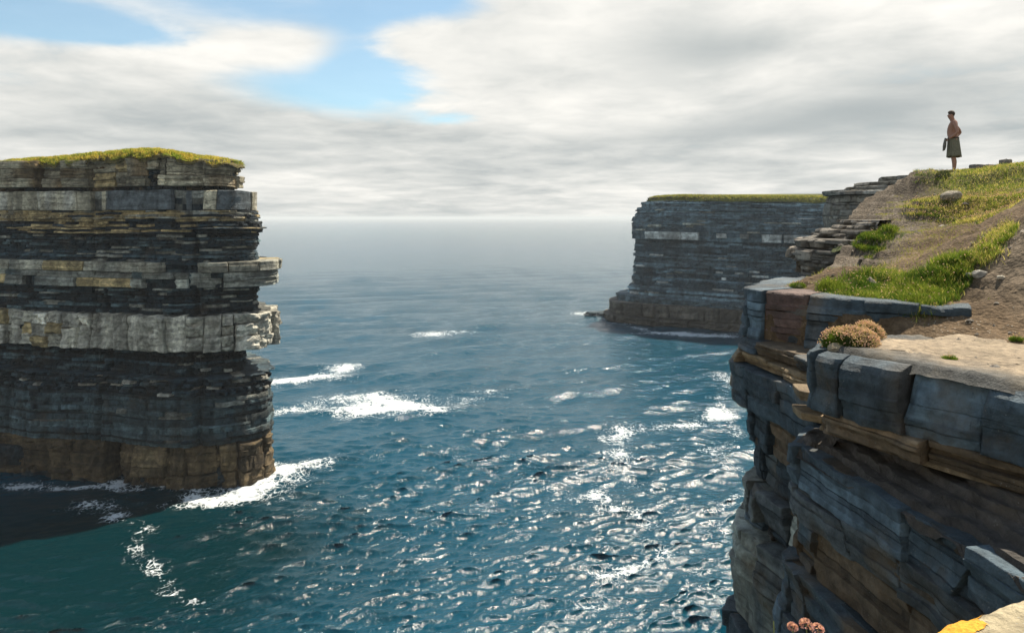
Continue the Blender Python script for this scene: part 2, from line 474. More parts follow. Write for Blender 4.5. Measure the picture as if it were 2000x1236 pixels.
def soil_mat():
    m, t, out = new_mat('dry_soil')
    pos = t.new('ShaderNodeNewGeometry').outputs['Position']
    at = t.new('ShaderNodeAttribute', attribute_name='col').outputs['Color']
    n1 = t.noise(pos, 1.6, 6, .6); n2 = t.noise(pos, 14, 6, .65)
    vn = t.new('ShaderNodeTexVoronoi'); t.l.new(pos, vn.inputs['Vector']); vn.inputs['Scale'].default_value = 22
    v = t.m('MULTIPLY', t.rng(n1, .3, .7, .7, 1.3), t.rng(n2, .25, .75, .6, 1.4))
    c = t.mix(1.0, at, t.comb(v, v, v), 'MULTIPLY')
    c = t.mix(t.m('MULTIPLY', t.rng(vn.outputs['Distance'], .25, .1), t.rng(n1, .52, .62)), c, (.33, .29, .23))
    b = t.new('ShaderNodeBsdfPrincipled'); t.l.new(c, b.inputs['Base Color']); b.inputs['Roughness'].default_value = .95
    b.inputs['Specular IOR Level'].default_value = .15
    h = t.m('ADD', t.m('MULTIPLY', n2, .6), t.m('MULTIPLY', n1, 1.2))
    h = t.m('SUBTRACT', h, t.m('MULTIPLY', vn.outputs['Distance'], .3))
    t.l.new(t.bump(h, .05, 1.0), b.inputs['Normal']); t.l.new(b.outputs[0], out.inputs[0])
    return m
M_SOIL = soil_mat()

def leaf_mat(name, trans=0.45):
    m, t, out = new_mat(name)
    at = t.new('ShaderNodeAttribute', attribute_name='col').outputs['Color']
    d = t.new('ShaderNodeBsdfDiffuse'); tr = t.new('ShaderNodeBsdfTranslucent')
    t.l.new(at, d.inputs[0]); t.l.new(t.mix(1.0, at, (1.25, 1.2, .7), 'MULTIPLY'), tr.inputs[0])
    mx = t.new('ShaderNodeMixShader'); mx.inputs[0].default_value = trans
    t.l.new(d.outputs[0], mx.inputs[1]); t.l.new(tr.outputs[0], mx.inputs[2]); t.l.new(mx.outputs[0], out.inputs[0])
    return m
M_GRASS = leaf_mat('grass_blades', .55)
M_FLOWER = leaf_mat('flower_petals', .5)

def plain_mat(name, col, rough=.8, nsc=30, var=.25, bump=.004, spec=.3):
    m, t, out = new_mat(name)
    pos = t.new('ShaderNodeNewGeometry').outputs['Position']
    n = t.noise(pos, nsc, 4)
    v = t.rng(n, .3, .7, 1 - var, 1 + var)
    c = t.mix(1.0, col, t.comb(v, v, v), 'MULTIPLY')
    b = t.new('ShaderNodeBsdfPrincipled'); t.l.new(c, b.inputs['Base Color']); b.inputs['Roughness'].default_value = rough
    b.inputs['Specular IOR Level'].default_value = spec
    t.l.new(t.bump(n, bump), b.inputs['Normal']); t.l.new(b.outputs[0], out.inputs[0])
    return m

def sea_mat():
    m, t, out = new_mat('sea_water')
    pos = t.new('ShaderNodeNewGeometry').outputs['Position']
    fo = t.new('ShaderNodeAttribute', attribute_name='foam').outputs['Fac']
    sh = t.new('ShaderNodeAttribute', attribute_name='stack_reflection').outputs['Fac']
    far = t.new('ShaderNodeAttribute', attribute_name='far').outputs['Fac']
    calm = t.new('ShaderNodeAttribute', attribute_name='calm').outputs['Fac']
    q = t.vm('MULTIPLY', pos, (1.0, 1.0, 0.0))
    w1 = t.noise(q, 1.9, 5, .6, .3)
    w2 = t.noise(t.vm('MULTIPLY', q, (.8, 1.5, 0)), .30, 4, .6, .4)
    h = t.m('ADD', t.m('MULTIPLY', w1, t.rng(far, 0, 1, .17, .08)), t.m('MULTIPLY', t.m('MULTIPLY', w2, far), .80))
    w3 = t.noise(t.vm('MULTIPLY', q, (.9, 1.3, 0)), .85, 4, .6, .4)
    h = t.m('ADD', h, t.m('MULTIPLY', t.m('MULTIPLY', w3, far), .50))
    nr = t.bump(h, 1.0, t.rng(calm, 0, 1, .85, .30))
    c = t.mix(sh, (0.000, 0.046, 0.078), (0.000, 0.016, 0.020))  # second colour: water darkened to carry the stack's painted reflection
    b = t.new('ShaderNodeBsdfPrincipled'); t.l.new(c, b.inputs['Base Color'])
    t.put(b.inputs['Roughness'], t.rng(far, 0, 1, .13, .10)); b.inputs['IOR'].default_value = 1.333
    t.l.new(nr, b.inputs['Normal'])
    # foam: broken lace where the foam value is low, solid white where it is high
    d1 = t.noise(q, .55, 6, .62, 1.2); d2 = t.noise(q, 2.6, 5, .65, .8)
    vv = t.new('ShaderNodeTexVoronoi', feature='DISTANCE_TO_EDGE'); vv.inputs['Scale'].default_value = 1.5
    t.l.new(t.vm('ADD', q, t.comb(t.m('MULTIPLY', d1, 1.6), t.m('MULTIPLY', d2, .9), 0)), vv.inputs['Vector'])
    lace = t.rng(vv.outputs['Distance'], .16, 0.0)
    k = t.m('ADD', t.m('MULTIPLY', d1, .95), t.m('ADD', t.m('MULTIPLY', d2, .45), t.m('MULTIPLY', lace, .20)))
    k = t.m('ADD', k, t.m('MULTIPLY', fo, .33))
    fac = t.m('MULTIPLY', t.rng(k, .99, 1.26, 0.0, .92), t.rng(fo, 0.02, .22))
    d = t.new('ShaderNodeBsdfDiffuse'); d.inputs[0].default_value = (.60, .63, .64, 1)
    t.l.new(nr, d.inputs['Normal'])
    cr = t.new('ShaderNodeAttribute', attribute_name='crest_sheen').outputs['Fac']
    cr = t.m('MULTIPLY', cr, t.rng(t.noise(q, 3.4, 4, .65, .5), .42, .66, 0.0, .16))  # sky reflection on the crests, put in as pale diffuse colour
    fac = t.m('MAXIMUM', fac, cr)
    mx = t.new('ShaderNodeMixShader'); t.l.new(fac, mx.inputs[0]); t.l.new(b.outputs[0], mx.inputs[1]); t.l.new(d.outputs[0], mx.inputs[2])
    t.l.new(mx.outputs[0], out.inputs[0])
    return m
M_SEA = sea_mat()

# ------------------------------------------------------------------ the sea
def build_sea():
    rows = [6.0]
    while rows[-1] < 26000:
        r = rows[-1]
        rows.append(r + min(max(r * r / 26000, .16 if r > 48 else .5), .035 * r))
    r = np.array(rows)
    a = np.radians(np.concatenate([np.arange(-105, -46, 1.2), np.arange(-46, 43, .12), np.arange(43.2, 105, 1.2)]))
    R, A = np.meshgrid(r, a, indexing='ij')
    X, Y = R * np.sin(A), R * np.cos(A)
    dr = np.gradient(r)[:, None]
    rng = np.random.default_rng(5)
    Zc = np.zeros_like(X); Zs = np.zeros_like(X); DX = np.zeros_like(X); DY = np.zeros_like(X)
    lam = np.geomspace(.75, 24, 50)
    # the water in the lee of the stack is calmer
    calm = np.exp(-(((X + 56) / 20)**2 + ((Y - 74) / 17)**2)**1.5)
    g1 = fbm(X * .022, Y * .03, 1.0, 2); g2 = fbm(X * .06 + 9, Y * .08, 2.0, 2)
    for i, l in enumerate(lam):
        th = math.radians(-64 + rng.normal(0, 24 if l < 5 else 15))
        kx, ky = math.cos(th) * 2 * math.pi / l, math.sin(th) * 2 * math.pi / l
        sl = .135 if l < 2.3 else (.050 if l < 6 else .030)
        fade = np.clip((l / np.maximum(dr, R * math.radians(.12)) - 2.0) / 2.0, 0, 1)
        amp = sl * l / (2 * math.pi) * fade * np.clip(1 + .95 * (g1 if i % 2 else g2), .25, 2) * (1 - .55 * calm)
        ph = kx * X + ky * Y + rng.uniform(0, 6.28) + 1.2 * (g2 if i % 2 else g1)
        Zs += amp * np.sin(ph)
        cs = amp * np.cos(ph) * 1.1
        if l < 5: Zc += amp * np.sin(ph)
        DX += cs * math.cos(th); DY += cs * math.sin(th)
    foam = np.zeros_like(X)
    P = [(760, 790, 95, 22, 1.1), (725, 800, 60, 14, .5), (835, 800, 40, 10, .6), (620, 738, 75, 8, .9), (672, 717, 36, 6, 1.0), (560, 745, 40, 9, .8), (600, 800, 80, 9, .55), (640, 775, 50, 8, .4),
         (845, 653, 42, 5, 1.15), (910, 647, 40, 3, .7), (500, 948, 70, 26, 1.15), (565, 920, 45, 16, .85), (430, 975, 45, 9, .9), (360, 985, 60, 5, .5),
         (625, 905, 45, 8, .45), (180, 988, 55, 11, 1.1), (232, 938, 34, 11, 1.0), (55, 945, 45, 7, .9), (285, 950, 35, 5, .7), (400, 960, 30, 5, .7), (340, 955, 40, 4, .5),
         (225, 1008, 26, 9, .9), (285, 1035, 26, 10, .62), (262, 1075, 26, 11, .58), (300, 1105, 34, 13, .55), (330, 1150, 30, 10, .35), (400, 1175, 40, 8, .25),
         (1330, 652, 110, 3, 1.3), (1420, 657, 30, 3, 1.1), (1150, 612, 38, 4, 1.2), (1250, 632, 70, 3, .9), (1200, 622, 30, 3, .9),
         (1330, 832, 90, 7, .75), (1415, 808, 34, 10, .9), (1210, 845, 24, 20, .6), (1212, 890, 24, 12, .85), (1190, 1120, 48, 14, .85), (1270, 1105, 60, 9, .45),
         (1150, 965, 60, 22, .45), (1240, 940, 50, 14, .40), (1230, 1000, 90, 10, .36), (1410, 735, 26, 10, .7), (1060, 790, 110, 12, .22), (960, 765, 60, 8, .35), (1390, 880, 60, 14, .4),
         (1160, 1190, 120, 30, .35), (1350, 1000, 90, 30, .22), (620, 905, 30, 12, .3), (1240, 700, 90, 20, .12), (1310, 1080, 60, 20, .25), (830, 880, 60, 16, .1)]
    near = R < 420
    for line, rx, ry, k in ([(1430, 800), (1340, 826), (1260, 838), (1195, 842), (1212, 900), (1150, 965), (1235, 1000), (1300, 1085), (1190, 1125), (1150, 1200)], 20, 6, .42), \
            ([(525, 748), (600, 738), (690, 714)], 18, 5, .55), ([(525, 812), (640, 785), (720, 775), (860, 800), (960, 765)], 22, 6, .38), ([(1425, 735), (1400, 790), (1440, 850), (1380, 880), (1470, 930), (1400, 1010), (1460, 1080), (1340, 1130), (1440, 1190)], 20, 7, .36), \
            ([(0, 948), (120, 952), (230, 945), (300, 958), (370, 972), (440, 976), (520, 945), (545, 915), (530, 890)], 24, 5, .62), ([(230, 1005), (290, 1035), (255, 1075), (310, 1110), (350, 1165), (420, 1185)], 18, 7, .30), \
            ([(1240, 640), (1300, 652), (1440, 660)], 16, 2, .6), ([(880, 880), (1000, 930), (1120, 960), (1020, 1040), (900, 1080)], 26, 6, .20), ([(600, 905), (700, 880), (760, 900), (700, 990), (820, 1060)], 24, 6, .20):
        for (xa, ya), (xb, yb) in zip(line, line[1:]):
            m = max(2, int(math.hypot(xb - xa, (yb - ya) * 2) / (rx * .8)))
            for j in range(m): P.append((xa + (xb - xa) * j / m + rng.normal(0, rx * .3), ya + (yb - ya) * j / m + rng.normal(0, ry * .5), rx, ry, k * rng.uniform(.5, 1.2)))
    for (px, py, rx, ry, k) in P:
        x0, y0 = sea_at(px, py); sx = rx / F * y0; sy = ry * y0 * y0 / (H * F)
        j0, j1 = np.searchsorted(r, [math.hypot(x0, y0) - 3 * sy - 2 * sx, math.hypot(x0, y0) + 3 * sy + 2 * sx])
        a0 = math.atan2(x0, y0); da = 3.2 * sx / y0 + .01
        i0, i1 = np.searchsorted(a, [a0 - da, a0 + da])
        sl_ = (slice(max(j0, 0), j1), slice(max(i0, 0), i1))
        u, v = (X[sl_] - x0) / sx, (Y[sl_] - y0) / sy
        foam[sl_] += k * np.exp(-(u * u + v * v) * .9)
    n = fbm(X * .16, Y * .16, 4.0, 4)
    foam = foam * (1 + .55 * n)
    # little whitecaps on the steepest crests
    foam += .26 * np.clip((Zs / (Zs[near].std() + 1e-6) - 1.9), 0, 1.2) * (fbm(X * .05, Y * .05, 7, 2) > .05) * (1 - calm)
    crest_sheen = sstep(.9, 2.1, Zc / (Zc[(R > 60) & (R < 110)].std() + 1e-6)) * sstep(-.35, .35, fbm(X * .09, Y * .14, 3, 3)) * (1 - calm)  # where the painted sky sheen lies: tops of the short waves
    sh = np.exp(-((((X + 45) / 30)**2 + ((Y - 70) / 30)**2)**2)) + .35 * np.clip(n, 0, 1)  # stack's dark reflection painted into the water colour, plus random dark patches
    far = np.clip((R - 60) / 170, 0, 1)
    V = np.stack([X + DX, Y + DY, Zs], -1)
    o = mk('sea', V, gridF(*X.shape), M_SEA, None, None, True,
           {'foam': np.clip(foam, 0, 1.6), 'stack_reflection': np.clip(sh, 0, 1), 'far': far, 'calm': calm, 'crest_sheen': crest_sheen})
    tag(o, kind='structure')
build_sea()

# ------------------------------------------------------------------ palettes (linear albedo)
A3 = np.array
SLATE, TEAL, GREY = A3([.013, .024, .031]), A3([.072, .112, .124]), A3([.31, .32, .28])
BUFF, PALE, BROWN, OCHRE = A3([.50, .39, .20]), A3([.62, .60, .51]), A3([.105, .076, .040]), A3([.36, .235, .09])

def pal(base, alt, p=.3, vs=.25, alt2=None, p2=.0, fr=.22):
    """colour of a course: mostly base, patches of alt (and rarely alt2)"""
    def f(k, s, z, rng, cv):
        b = base * (1 + vs * rng.uniform(-1, 1)) * (1.7 if rng.uniform() < .10 else 1)
        s = np.asarray(s, float)
        m = sstep(.45 - p, .75 - p, fbm(s * fr, z * .9, rng.uniform(0, 50), 3) * .9 + .45 * cv)[:, None]
        c = b * (1 - m) + alt * m
        if alt2 is not None:
            m2 = ((np.abs(cv) > 1 - p2) if np.ptp(cv) > 0 else np.full(len(s), rng.uniform() < p2 * .8))[:, None] * 1.0
            c = c * (1 - m2) + alt2 * m2
        return c * (1 + .15 * cv)[:, None]
    return f

# ------------------------------------------------------------------ the sea stack
def build_stack():
    root = empty('sea_stack', 'tall layered sea stack with a grassy top standing alone in the water', 'sea stack')
    root.location = (0, 0, 0)
    path = Path([(-84, 100), (-70, 96.2), (-58, 94), (-50, 91.8), (-43.2, 90.6), (-38.4, 92), (-35.6, 95), (-36.6, 100), (-40.5, 107), (-52, 114), (-72, 116), (-86, 112)], closed=True)
    sA, sB = path.near(-84, 100), path.near(-52, 114)
    sv0 = path.near(-73.5, 97.2); sv1 = path.near(-37.5, 102)
    s_f = np.concatenate([np.arange(sA, sv0, .8), np.arange(sv0, sv1, .17), np.arange(sv1, path.L, 1.0), [path.L]])
    def warp(s, z):
        return .5 * fbm(np.asarray(s) * .11, np.asarray(z) * .13, 7, 2) * np.clip((19 - np.asarray(z)) / 14, 0, 1) + .42 * fbm(np.asarray(s) * .055, 3.3, 0, 2) * (.4 + .6 * np.clip((45 - np.asarray(z)) / 30, 0, 1)) + .10 * fbm(np.asarray(s) * .5, np.asarray(z) * .2, 1, 2)
    def mac1(s): return .9 * fbm(s * .10, 8.8, 0, 3) + .35 * np.abs(fbm(s * .35, 1.8, 0, 2))
    fr = np.random.default_rng(6).uniform(sv0, sv1, 16)
    mac0 = mac1
    def mac(s): return mac0(s) - sum((.2 + .5 * ((q * 7.3) % 1)) * np.exp(-((s - q) / (.14 + .2 * ((q * 3.7) % 1)))**2) for q in fr[:11])
    def tip(d):
        def post(X, Y, Z):
            return X + d * sstep(-52, -36, X), Y, Z
        return post
    cnt = 500
    def shale(z0, z1, thick, base, amp, cw, colf, d, seed, name='shale_layer', rough=.08, ms=1.0, inner=3.0):
        return lam_layer(name, root, path, 0, path.L, .2, z0, z1, thick, base, amp, cw, seed, colf, M_STACK, warp, tip(d), inner, lambda s: mac(s) * ms, rough=rough, svals=s_f)
    sf0, sf1 = sv0, sv1
    c = path.near(*sea_at(218, 938))
    rj = np.random.default_rng(77)
    ce = [0.0]
    while ce[-1] < path.L: ce.append(ce[-1] + rj.uniform(1.6, 6.0))
    cvv = rj.uniform(-1, 1, len(ce) + 1)
    def butt(s): return cvv[np.clip(np.searchsorted(ce, np.asarray(s)) - 1, 0, len(cvv) - 1)]
    mac_b = lambda s: mac(s) + .55 * butt(s) - 4.0 * np.exp(-((s - c) / 1.5)**4)
    mac_t = lambda s: mac(s) + .75 * butt(s + 13.0)
    mac_w = lambda s: mac(s) + .25 * butt(s + 31.0)
    def shale(z0, z1, thick, base, amp, cw, colf, d, seed, name='shale_layer', rough=.10, m=mac, inner=4.0):
        return lam_layer(name, root, path, 0, path.L, .2, z0, z1, thick, base, amp, cw, seed, colf, M_STACK, warp, tip(d), inner, m, rough=rough, svals=s_f)
    # base: brown wave-washed rock with a sea cave
    lay = shale(-1.2, 5.6, (.5, 1.1), -.3, .55, (1, 4), pal(BROWN, SLATE, .3), .2, 41, 'tidal_bed', .25, mac_b)
    jointed(lay, path, sf0, sf1, -1.0, 5.55, (2.0, 5.5), (2, 4), .55, .45, .25, 3.0, 51, pal(BROWN, A3([.15, .115, .06]), .30, .3, SLATE * 1.6, .15), M_STACK, warp, tip(.2), .4, .07, .10, mac_b, skip=(c - 1.6, c + 1.5), rough=.5, tilt=.5, nu=8, zj=.25, beds=3, bed_amp=.25)
    shale(5.6, 9.2, (.25, .8), .25, .42, (1.2, 6), pal(TEAL * .9, SLATE, .15, .8, GREY * .5, .05), .7, 42)
    shale(9.2, 12.3, (.22, .7), .10, .45, (1.2, 5), pal(TEAL * .8, SLATE, .15, .8, GREY * .6, .05), .6, 39)
    shale(12.3, 14.6, (.18, .5), -.3, .9, (.7, 3), pal(SLATE * 1.5, TEAL, .2, .7, PALE * .6, .09), .9, 43, rough=.16)
    shale(14.6, 18.2, (.22, .6), -1.5, .65, (.8, 3), pal(SLATE * 1.2, TEAL, .15, .7, GREY, .04), -1.3, 44, rough=.16)
    # white band
    lay = shale(18.2, 23.0, (.5, .9), -.70, .3, (1, 3), pal(GREY * .35, SLATE, .3), 1.4, 45, 'pale_band', .2, mac_w)
    jointed(lay, path, sf0, sf1, 18.15, 22.9, (.9, 2.8), (1, 4), .15, .34, .14, 3.2, 61, pal(PALE * .74 + BUFF * .06, GREY * .8 + BUFF * .2, .34, .22, BUFF * .9, .04, fr=.8), M_STACK, warp, tip(1.5), .35, .03, .0, mac_w, rough=.42, tilt=.5, nu=8, nv=8, zj=.35)
    shale(23.0, 26.6, (.16, .5), -1.0, .5, (.8, 4), pal(SLATE * 1.2, TEAL * 1.2, .15, .7, GREY * .9, .06), -.1, 46)
    # band of squared blocks
    lay = shale(26.6, 30.1, (.4, .8), -.55, .3, (1, 3), pal(SLATE * 1.2, TEAL, .2), 1.2, 47, 'block_band', .1)
    jointed(lay, path, sf0, sf1, 26.65, 28.75, (1.4, 4.2), (1, 2), .30, .28, .07, 3.2, 71, pal(GREY * .85, TEAL, .25, .3, BUFF, .10), M_STACK, warp, tip(1.5), .6, .05, .16, mac, rough=.16, tilt=.16, beds=4, bed_amp=.16)
    jointed(lay, path, sf0, sf1, 28.78, 30.1, (1.4, 4.6), (1, 1), .62, .22, .07, 3.2, 73, pal(GREY * .8 + BUFF * .2, GREY * .6, .25, .25, BUFF, .14), M_STACK, warp, tip(1.7), .6, .05, .05, mac, rough=.16, tilt=.16, beds=3, bed_amp=.12)
    shale(30.1, 33.9, (.14, .45), -.85, .6, (.8, 4.5), pal(SLATE * 1.2, TEAL * 1.2, .15, .7, GREY * .9, .14), -.3, 48)
    shale(33.9, 35.5, (.14, .38), .10, .55, (1, 5), pal(SLATE * 1.3, BUFF * .8, .26, .4, BUFF, .16), -.5, 49)
    shale(35.5, 37.0, (.22, .42), .10, .40, (1.2, 5), pal(BUFF * .75, GREY * .8, .35, .25, SLATE, .25), -1.1, 50, 'thin_bed')
    # smooth pale wall
    lay = shale(37.0, 39.7, (.8, 1.0), -.25, .1, (2, 4), pal(GREY * .5, SLATE, .2), -1.5, 54, 'smooth_bed', .06, mac_w)
    jointed(lay, path, sf0, sf1, 37.03, 39.66, (1.6, 6.5), (1, 1), .32, .14, .08, 2.2, 81, pal(GREY * .7 + BUFF * .35, PALE * .75, .3, .22, A3([.11, .13, .14]), .22, fr=1.8), M_STACK, warp, tip(-1.5), .5, .02, 0, mac_w, rough=.14, tilt=.14, nu=9)
    # overhanging blocky top beds
    lay = shale(39.7, 44.1, (.30, .6), -1.1, .45, (1, 3), pal(SLATE * 1.3, BROWN, .3), -4.0, 55, 'capping_bed', .15, mac_t)
    jointed(lay, path, sf0, sf1, 40.2, 43.9, (1.3, 4.4), (2, 3), .25, .45, .10, 2.6, 91, pal(GREY * .55 + BUFF * .32, BROWN * 1.7, .28, .3, BUFF * .9, .18), M_STACK, warp, tip(-4.1), .45, .06, .12, mac_t, rough=.26, tilt=.35, beds=4, bed_amp=.22)
    # turf cap
    rng = np.random.default_rng(9)
    def ztop(s):
        x, y, _, _ = path.at(s)
        px = 1000 + x / y * F
        return np.interp(px, [-200, 0, 130, 190, 270, 330, 400, 450, 470], [44.1, 44.05, 44.45, 44.85, 45.05, 45.0, 44.75, 44.5, 44.3])
    cx, cy = -60.0, 104.0
    ts = A3([-.035, -.03, -.015, .0, .03, .08, .15, .3, .6, 1.0]); zz = A3([-1.25, -1.0, -.8, -.65, -.45, -.2, 0, .05, 0, 0])
    X0, Y0 = path.pos(s_f, mac_t(s_f) * .6 + .35)
    V = []; C = []
    for t_, dz in zip(ts, zz):
        X = X0 + (cx - X0) * t_; Y = Y0 + (cy - Y0) * t_
        n = fbm(s_f * .7, t_ * 9, 2, 3)
        Z = ztop(s_f) + dz * (1 + .9 * n) + .18 * n * (t_ < .5)
        Z = Z * (1 - t_) + 44.6 * t_
        X, Y, Z = tip(-4.3)(X, Y, Z)
        V.append(np.stack([X, Y, Z], 1)); C.append(np.tile(A3([.09, .075, .03]), (len(s_f), 1)))
    cap = mk('turf_cap', A3(V), gridF(len(ts), len(s_f)), M_SOIL, root, np.vstack(C))
    cap['label'] = 'green and straw coloured turf over the stack top'
    n = 42000
    s = rng.uniform(sv0, sv1 + 6, n); t_ = rng.uniform(-.03, .17, n)
    X, Y = path.pos(s, mac_t(s) * .6 + .42); X = X + (cx - X) * t_; Y = Y + (cy - Y) * t_
    Z = ztop(s) + np.interp(t_, ts, zz) * (1 + .9 * fbm(s * .7, t_ * 9, 2, 3)) + .18 * fbm(s * .7, t_ * 9, 2, 3)
    keep = rng.uniform(-.3, .6, n) < 1.6 * fbm(s * .8, t_ * 20, 6, 3) + .45 + t_ * 12
    X, Y, Z, s, t_ = X[keep], Y[keep], Z[keep], s[keep], t_[keep]
    X, Y, Z = tip(-4.3)(X, Y, Z)
    nx, ny = path.at(s)[2:]
    out = np.clip((-t_ * 22 + .05), 0, .9)
    D = np.stack([nx * out + rng.normal(0, .3, len(s)), ny * out + rng.normal(0, .3, len(s)), 1 - out * 1.1], 1)
    D /= np.linalg.norm(D, axis=1)[:, None]
    mixv = sstep(-.35, .35, fbm(s * .5, t_ * 30, 3, 3) + rng.normal(0, .3, len(s)))[:, None]
    cols = A3([.20, .26, .045]) * (1 - mixv) + A3([.52, .42, .11]) * mixv
    g = grass_obj('grass', np.stack([X, Y, Z], 1), D, rng.uniform(.22, .65, len(s)), rng.uniform(.035, .10, len(s)), cols, M_GRASS, cap, 4)
    g['kind'] = 'stuff'
build_stack()

# ------------------------------------------------------------------ the far headland
def build_headland():
    root = empty('headland', 'distant flat topped headland of level grey rock layers behind the water', 'headland')
    path = Path([(75, 320), (58, 285), (48, 258), (43.6, 243), (50, 231), (72, 216), (100, 209), (150, 204), (210, 204), (230, 260), (200, 330)], closed=True)
    s_f = np.concatenate([np.arange(0, path.near(48, 258), 1.2), np.arange(path.near(48, 258), path.near(110, 207), .38), np.arange(path.near(110, 207), path.L, 3), [path.L]])
    s0, s1 = path.near(48, 258), path.near(104, 208)
    def warp(s, z): return .35 * fbm(np.asarray(s) * .03, 6.3, 0, 2) - .02 * np.clip(np.asarray(s) - path.near(50, 231), 0, 60) * np.clip(np.asarray(z) / 40, 0, 1)
    def mac(s): return 2.6 * fbm(s * .06, 2.8, 0, 3) + 1.3 * np.abs(fbm(s * .2, 1.8, 0, 2))
    def tip(d):
        def post(X, Y, Z): return X + d * sstep(66, 44, X), Y, Z
        return post
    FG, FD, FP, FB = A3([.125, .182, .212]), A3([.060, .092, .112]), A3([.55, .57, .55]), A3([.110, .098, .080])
    L = [(-1.2, 2.4, (.8, 1.4), 1.2, .6, FB, FB * .7, None, 0, -8.0, 'tidal_bed'), (2.4, 6.8, (1.0, 2.0), .8, .6, FB, FB * .75, None, 0, -7.0, 'tidal_bed'),
         (6.8, 9.2, (.5, 1.0), .4, .6, FG, FD, FP * .7, .06, -5.0, 'shale_layer'), (9.2, 12.4, (.5, 1.0), -.2, .5, FG, FD, FP * .6, .1, -1.5, 'shale_layer'),
         (12.4, 16.0, (.4, 1.0), -.4, .6, FD, FG, FP * .8, .10, -.2, 'shale_layer'), (16.0, 19.4, (.4, .9), -.3, .6, FD, FG, FP, .13, 0, 'shale_layer'),
         (19.4, 23.4, (.4, 1.0), -.4, .7, FG, FD, FP, .05, .2, 'shale_layer'), (23.4, 28.4, (.5, 1.2), -.3, .5, FD, FG, None, 0, .8, 'shale_layer'),
         (28.4, 31.4, (1.2, 1.6), .1, .3, FG, FD, FP, .0, .2, 'pale_band'), (31.4, 36.4, (.4, 1.0), .1, .6, FG, FD, GREY, .06, .3, 'shale_layer'),
         (36.4, 39.6, (.4, .9), -.2, .6, FG * 1.1, FD, GREY, .05, 1.2, 'capping_bed'), (39.6, 41.6, (.4, .7), -.5, .5, FG * 1.1, FD, None, 0, 2.8, 'capping_bed'),
         (41.6, 43.0, (.4, .7), -1.0, .4, FG, BROWN, None, 0, 4.6, 'capping_bed')]
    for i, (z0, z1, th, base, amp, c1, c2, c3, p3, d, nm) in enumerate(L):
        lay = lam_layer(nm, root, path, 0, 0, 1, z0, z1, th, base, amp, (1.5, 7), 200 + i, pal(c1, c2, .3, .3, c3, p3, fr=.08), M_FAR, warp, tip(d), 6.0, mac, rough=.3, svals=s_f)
        if nm == 'tidal_bed':
            course(lay, path, s0 - 5, s1, z0 + (1.1 if i == 0 else .05), z1 - .1, (3, 8), base + .9, .5, .3, 3.5, 300 + i, pal(FB * 1.1, FB * .8, .3), M_FAR, warp, tip(d), gap=.12, macro=mac, rough=.7, tilt=.6, nu=6)
        if nm == 'pale_band':
            for (a, b) in ((1262, 1288), (1288, 1330), (1330, 1362), (1400, 1418), (1445, 1462), (1488, 1502), (1502, 1525), (1530, 1565), (1565, 1600), (1600, 1640)):
                def s_of(px):
                    x, y, _, _ = path.at(s_f); q = 1000 + x / y * F
                    ok = (s_f > s0) & (s_f < path.near(115, 207))
                    return s_f[ok][np.argmin(abs(q[ok] - px))]
                sa, sb = s_of(a), s_of(b)
                if sb - sa < .6: continue
                block('pale_block', lay, path, sa, sb, z0 + (.2 if a < 1370 or a > 1480 else 1.2), z1 - .3, base + .75 + float(mac(A3([sa]))[0]), 3, .15, a, pal(FP * (1.0 if a < 1370 or a > 1480 else .55), FP * .75, .2), M_FAR, warp, tip(d), rough=.4, nu=8)
    rng = np.random.default_rng(3)
    X0, Y0 = path.pos(s_f, mac(s_f) - .6)
    V, ts, zz = [], A3([-.004, 0, .01, .03, .1, .4, 1.0]), A3([-1.6, -.7, -.2, .15, .5, 1.0, 2.0])
    for t_, dz in zip(ts, zz):
        X = X0 + (135 - X0) * t_; Y = Y0 + (265 - Y0) * t_
        X, Y, Z = tip(5.2)(X, Y, 43.1 + dz + warp(s_f, 42) + .3 * fbm(s_f * .2, t_ * 9, 1, 3))
        V.append(np.stack([X, Y, Z], 1))
    cap = mk('turf_cap', A3(V), gridF(len(ts), len(s_f)), M_SOIL, root, np.tile(A3([.15, .15, .045]), (len(ts) * len(s_f), 1)))
    n = 14000
    s = rng.uniform(path.near(58, 285), path.near(125, 206), n); t_ = rng.uniform(-.004, .05, n)
    X, Y = path.pos(s, mac(s) - .5); X = X + (135 - X) * t_; Y = Y + (265 - Y) * t_
    Z = 43.1 + np.interp(t_, ts, zz) + warp(s, 42)
    X, Y, Z = tip(5.2)(X, Y, Z)
    D = np.stack([rng.normal(0, .35, n), rng.normal(-.2, .35, n), np.ones(n)], 1)
    mixv = rng.uniform(0, 1, n)[:, None]
    g = grass_obj('grass', np.stack([X, Y, Z], 1), D, rng.uniform(.3, .8, n), rng.uniform(.1, .25, n), A3([.12, .16, .04]) * (1 - mixv) + A3([.26, .23, .08]) * mixv, M_GRASS, cap, 8)
    g['kind'] = 'stuff'
    # low reef at its foot
    x0, y0 = sea_at(1170, 618)
    p = Path([(x0 - 5.5, y0 + 3), (x0 - 3, y0 - 1.5), (x0 + 3, y0 - 3), (x0 + 9, y0 - 3), (x0 + 9, y0 + 7), (x0 + 1, y0 + 6)], closed=True)
    r = lam_layer('reef_rock', None, p, 0, p.L, .4, -1.0, 1.5, (.3, .6), 0, .7, (1, 3), 77, pal(SLATE, TEAL * .6, .3), M_FAR, inner=4.0, slope=1.2, rough=.5)
    tag(r, 'low dark wave washed reef in front of the far headland', 'rock')
build_headland()

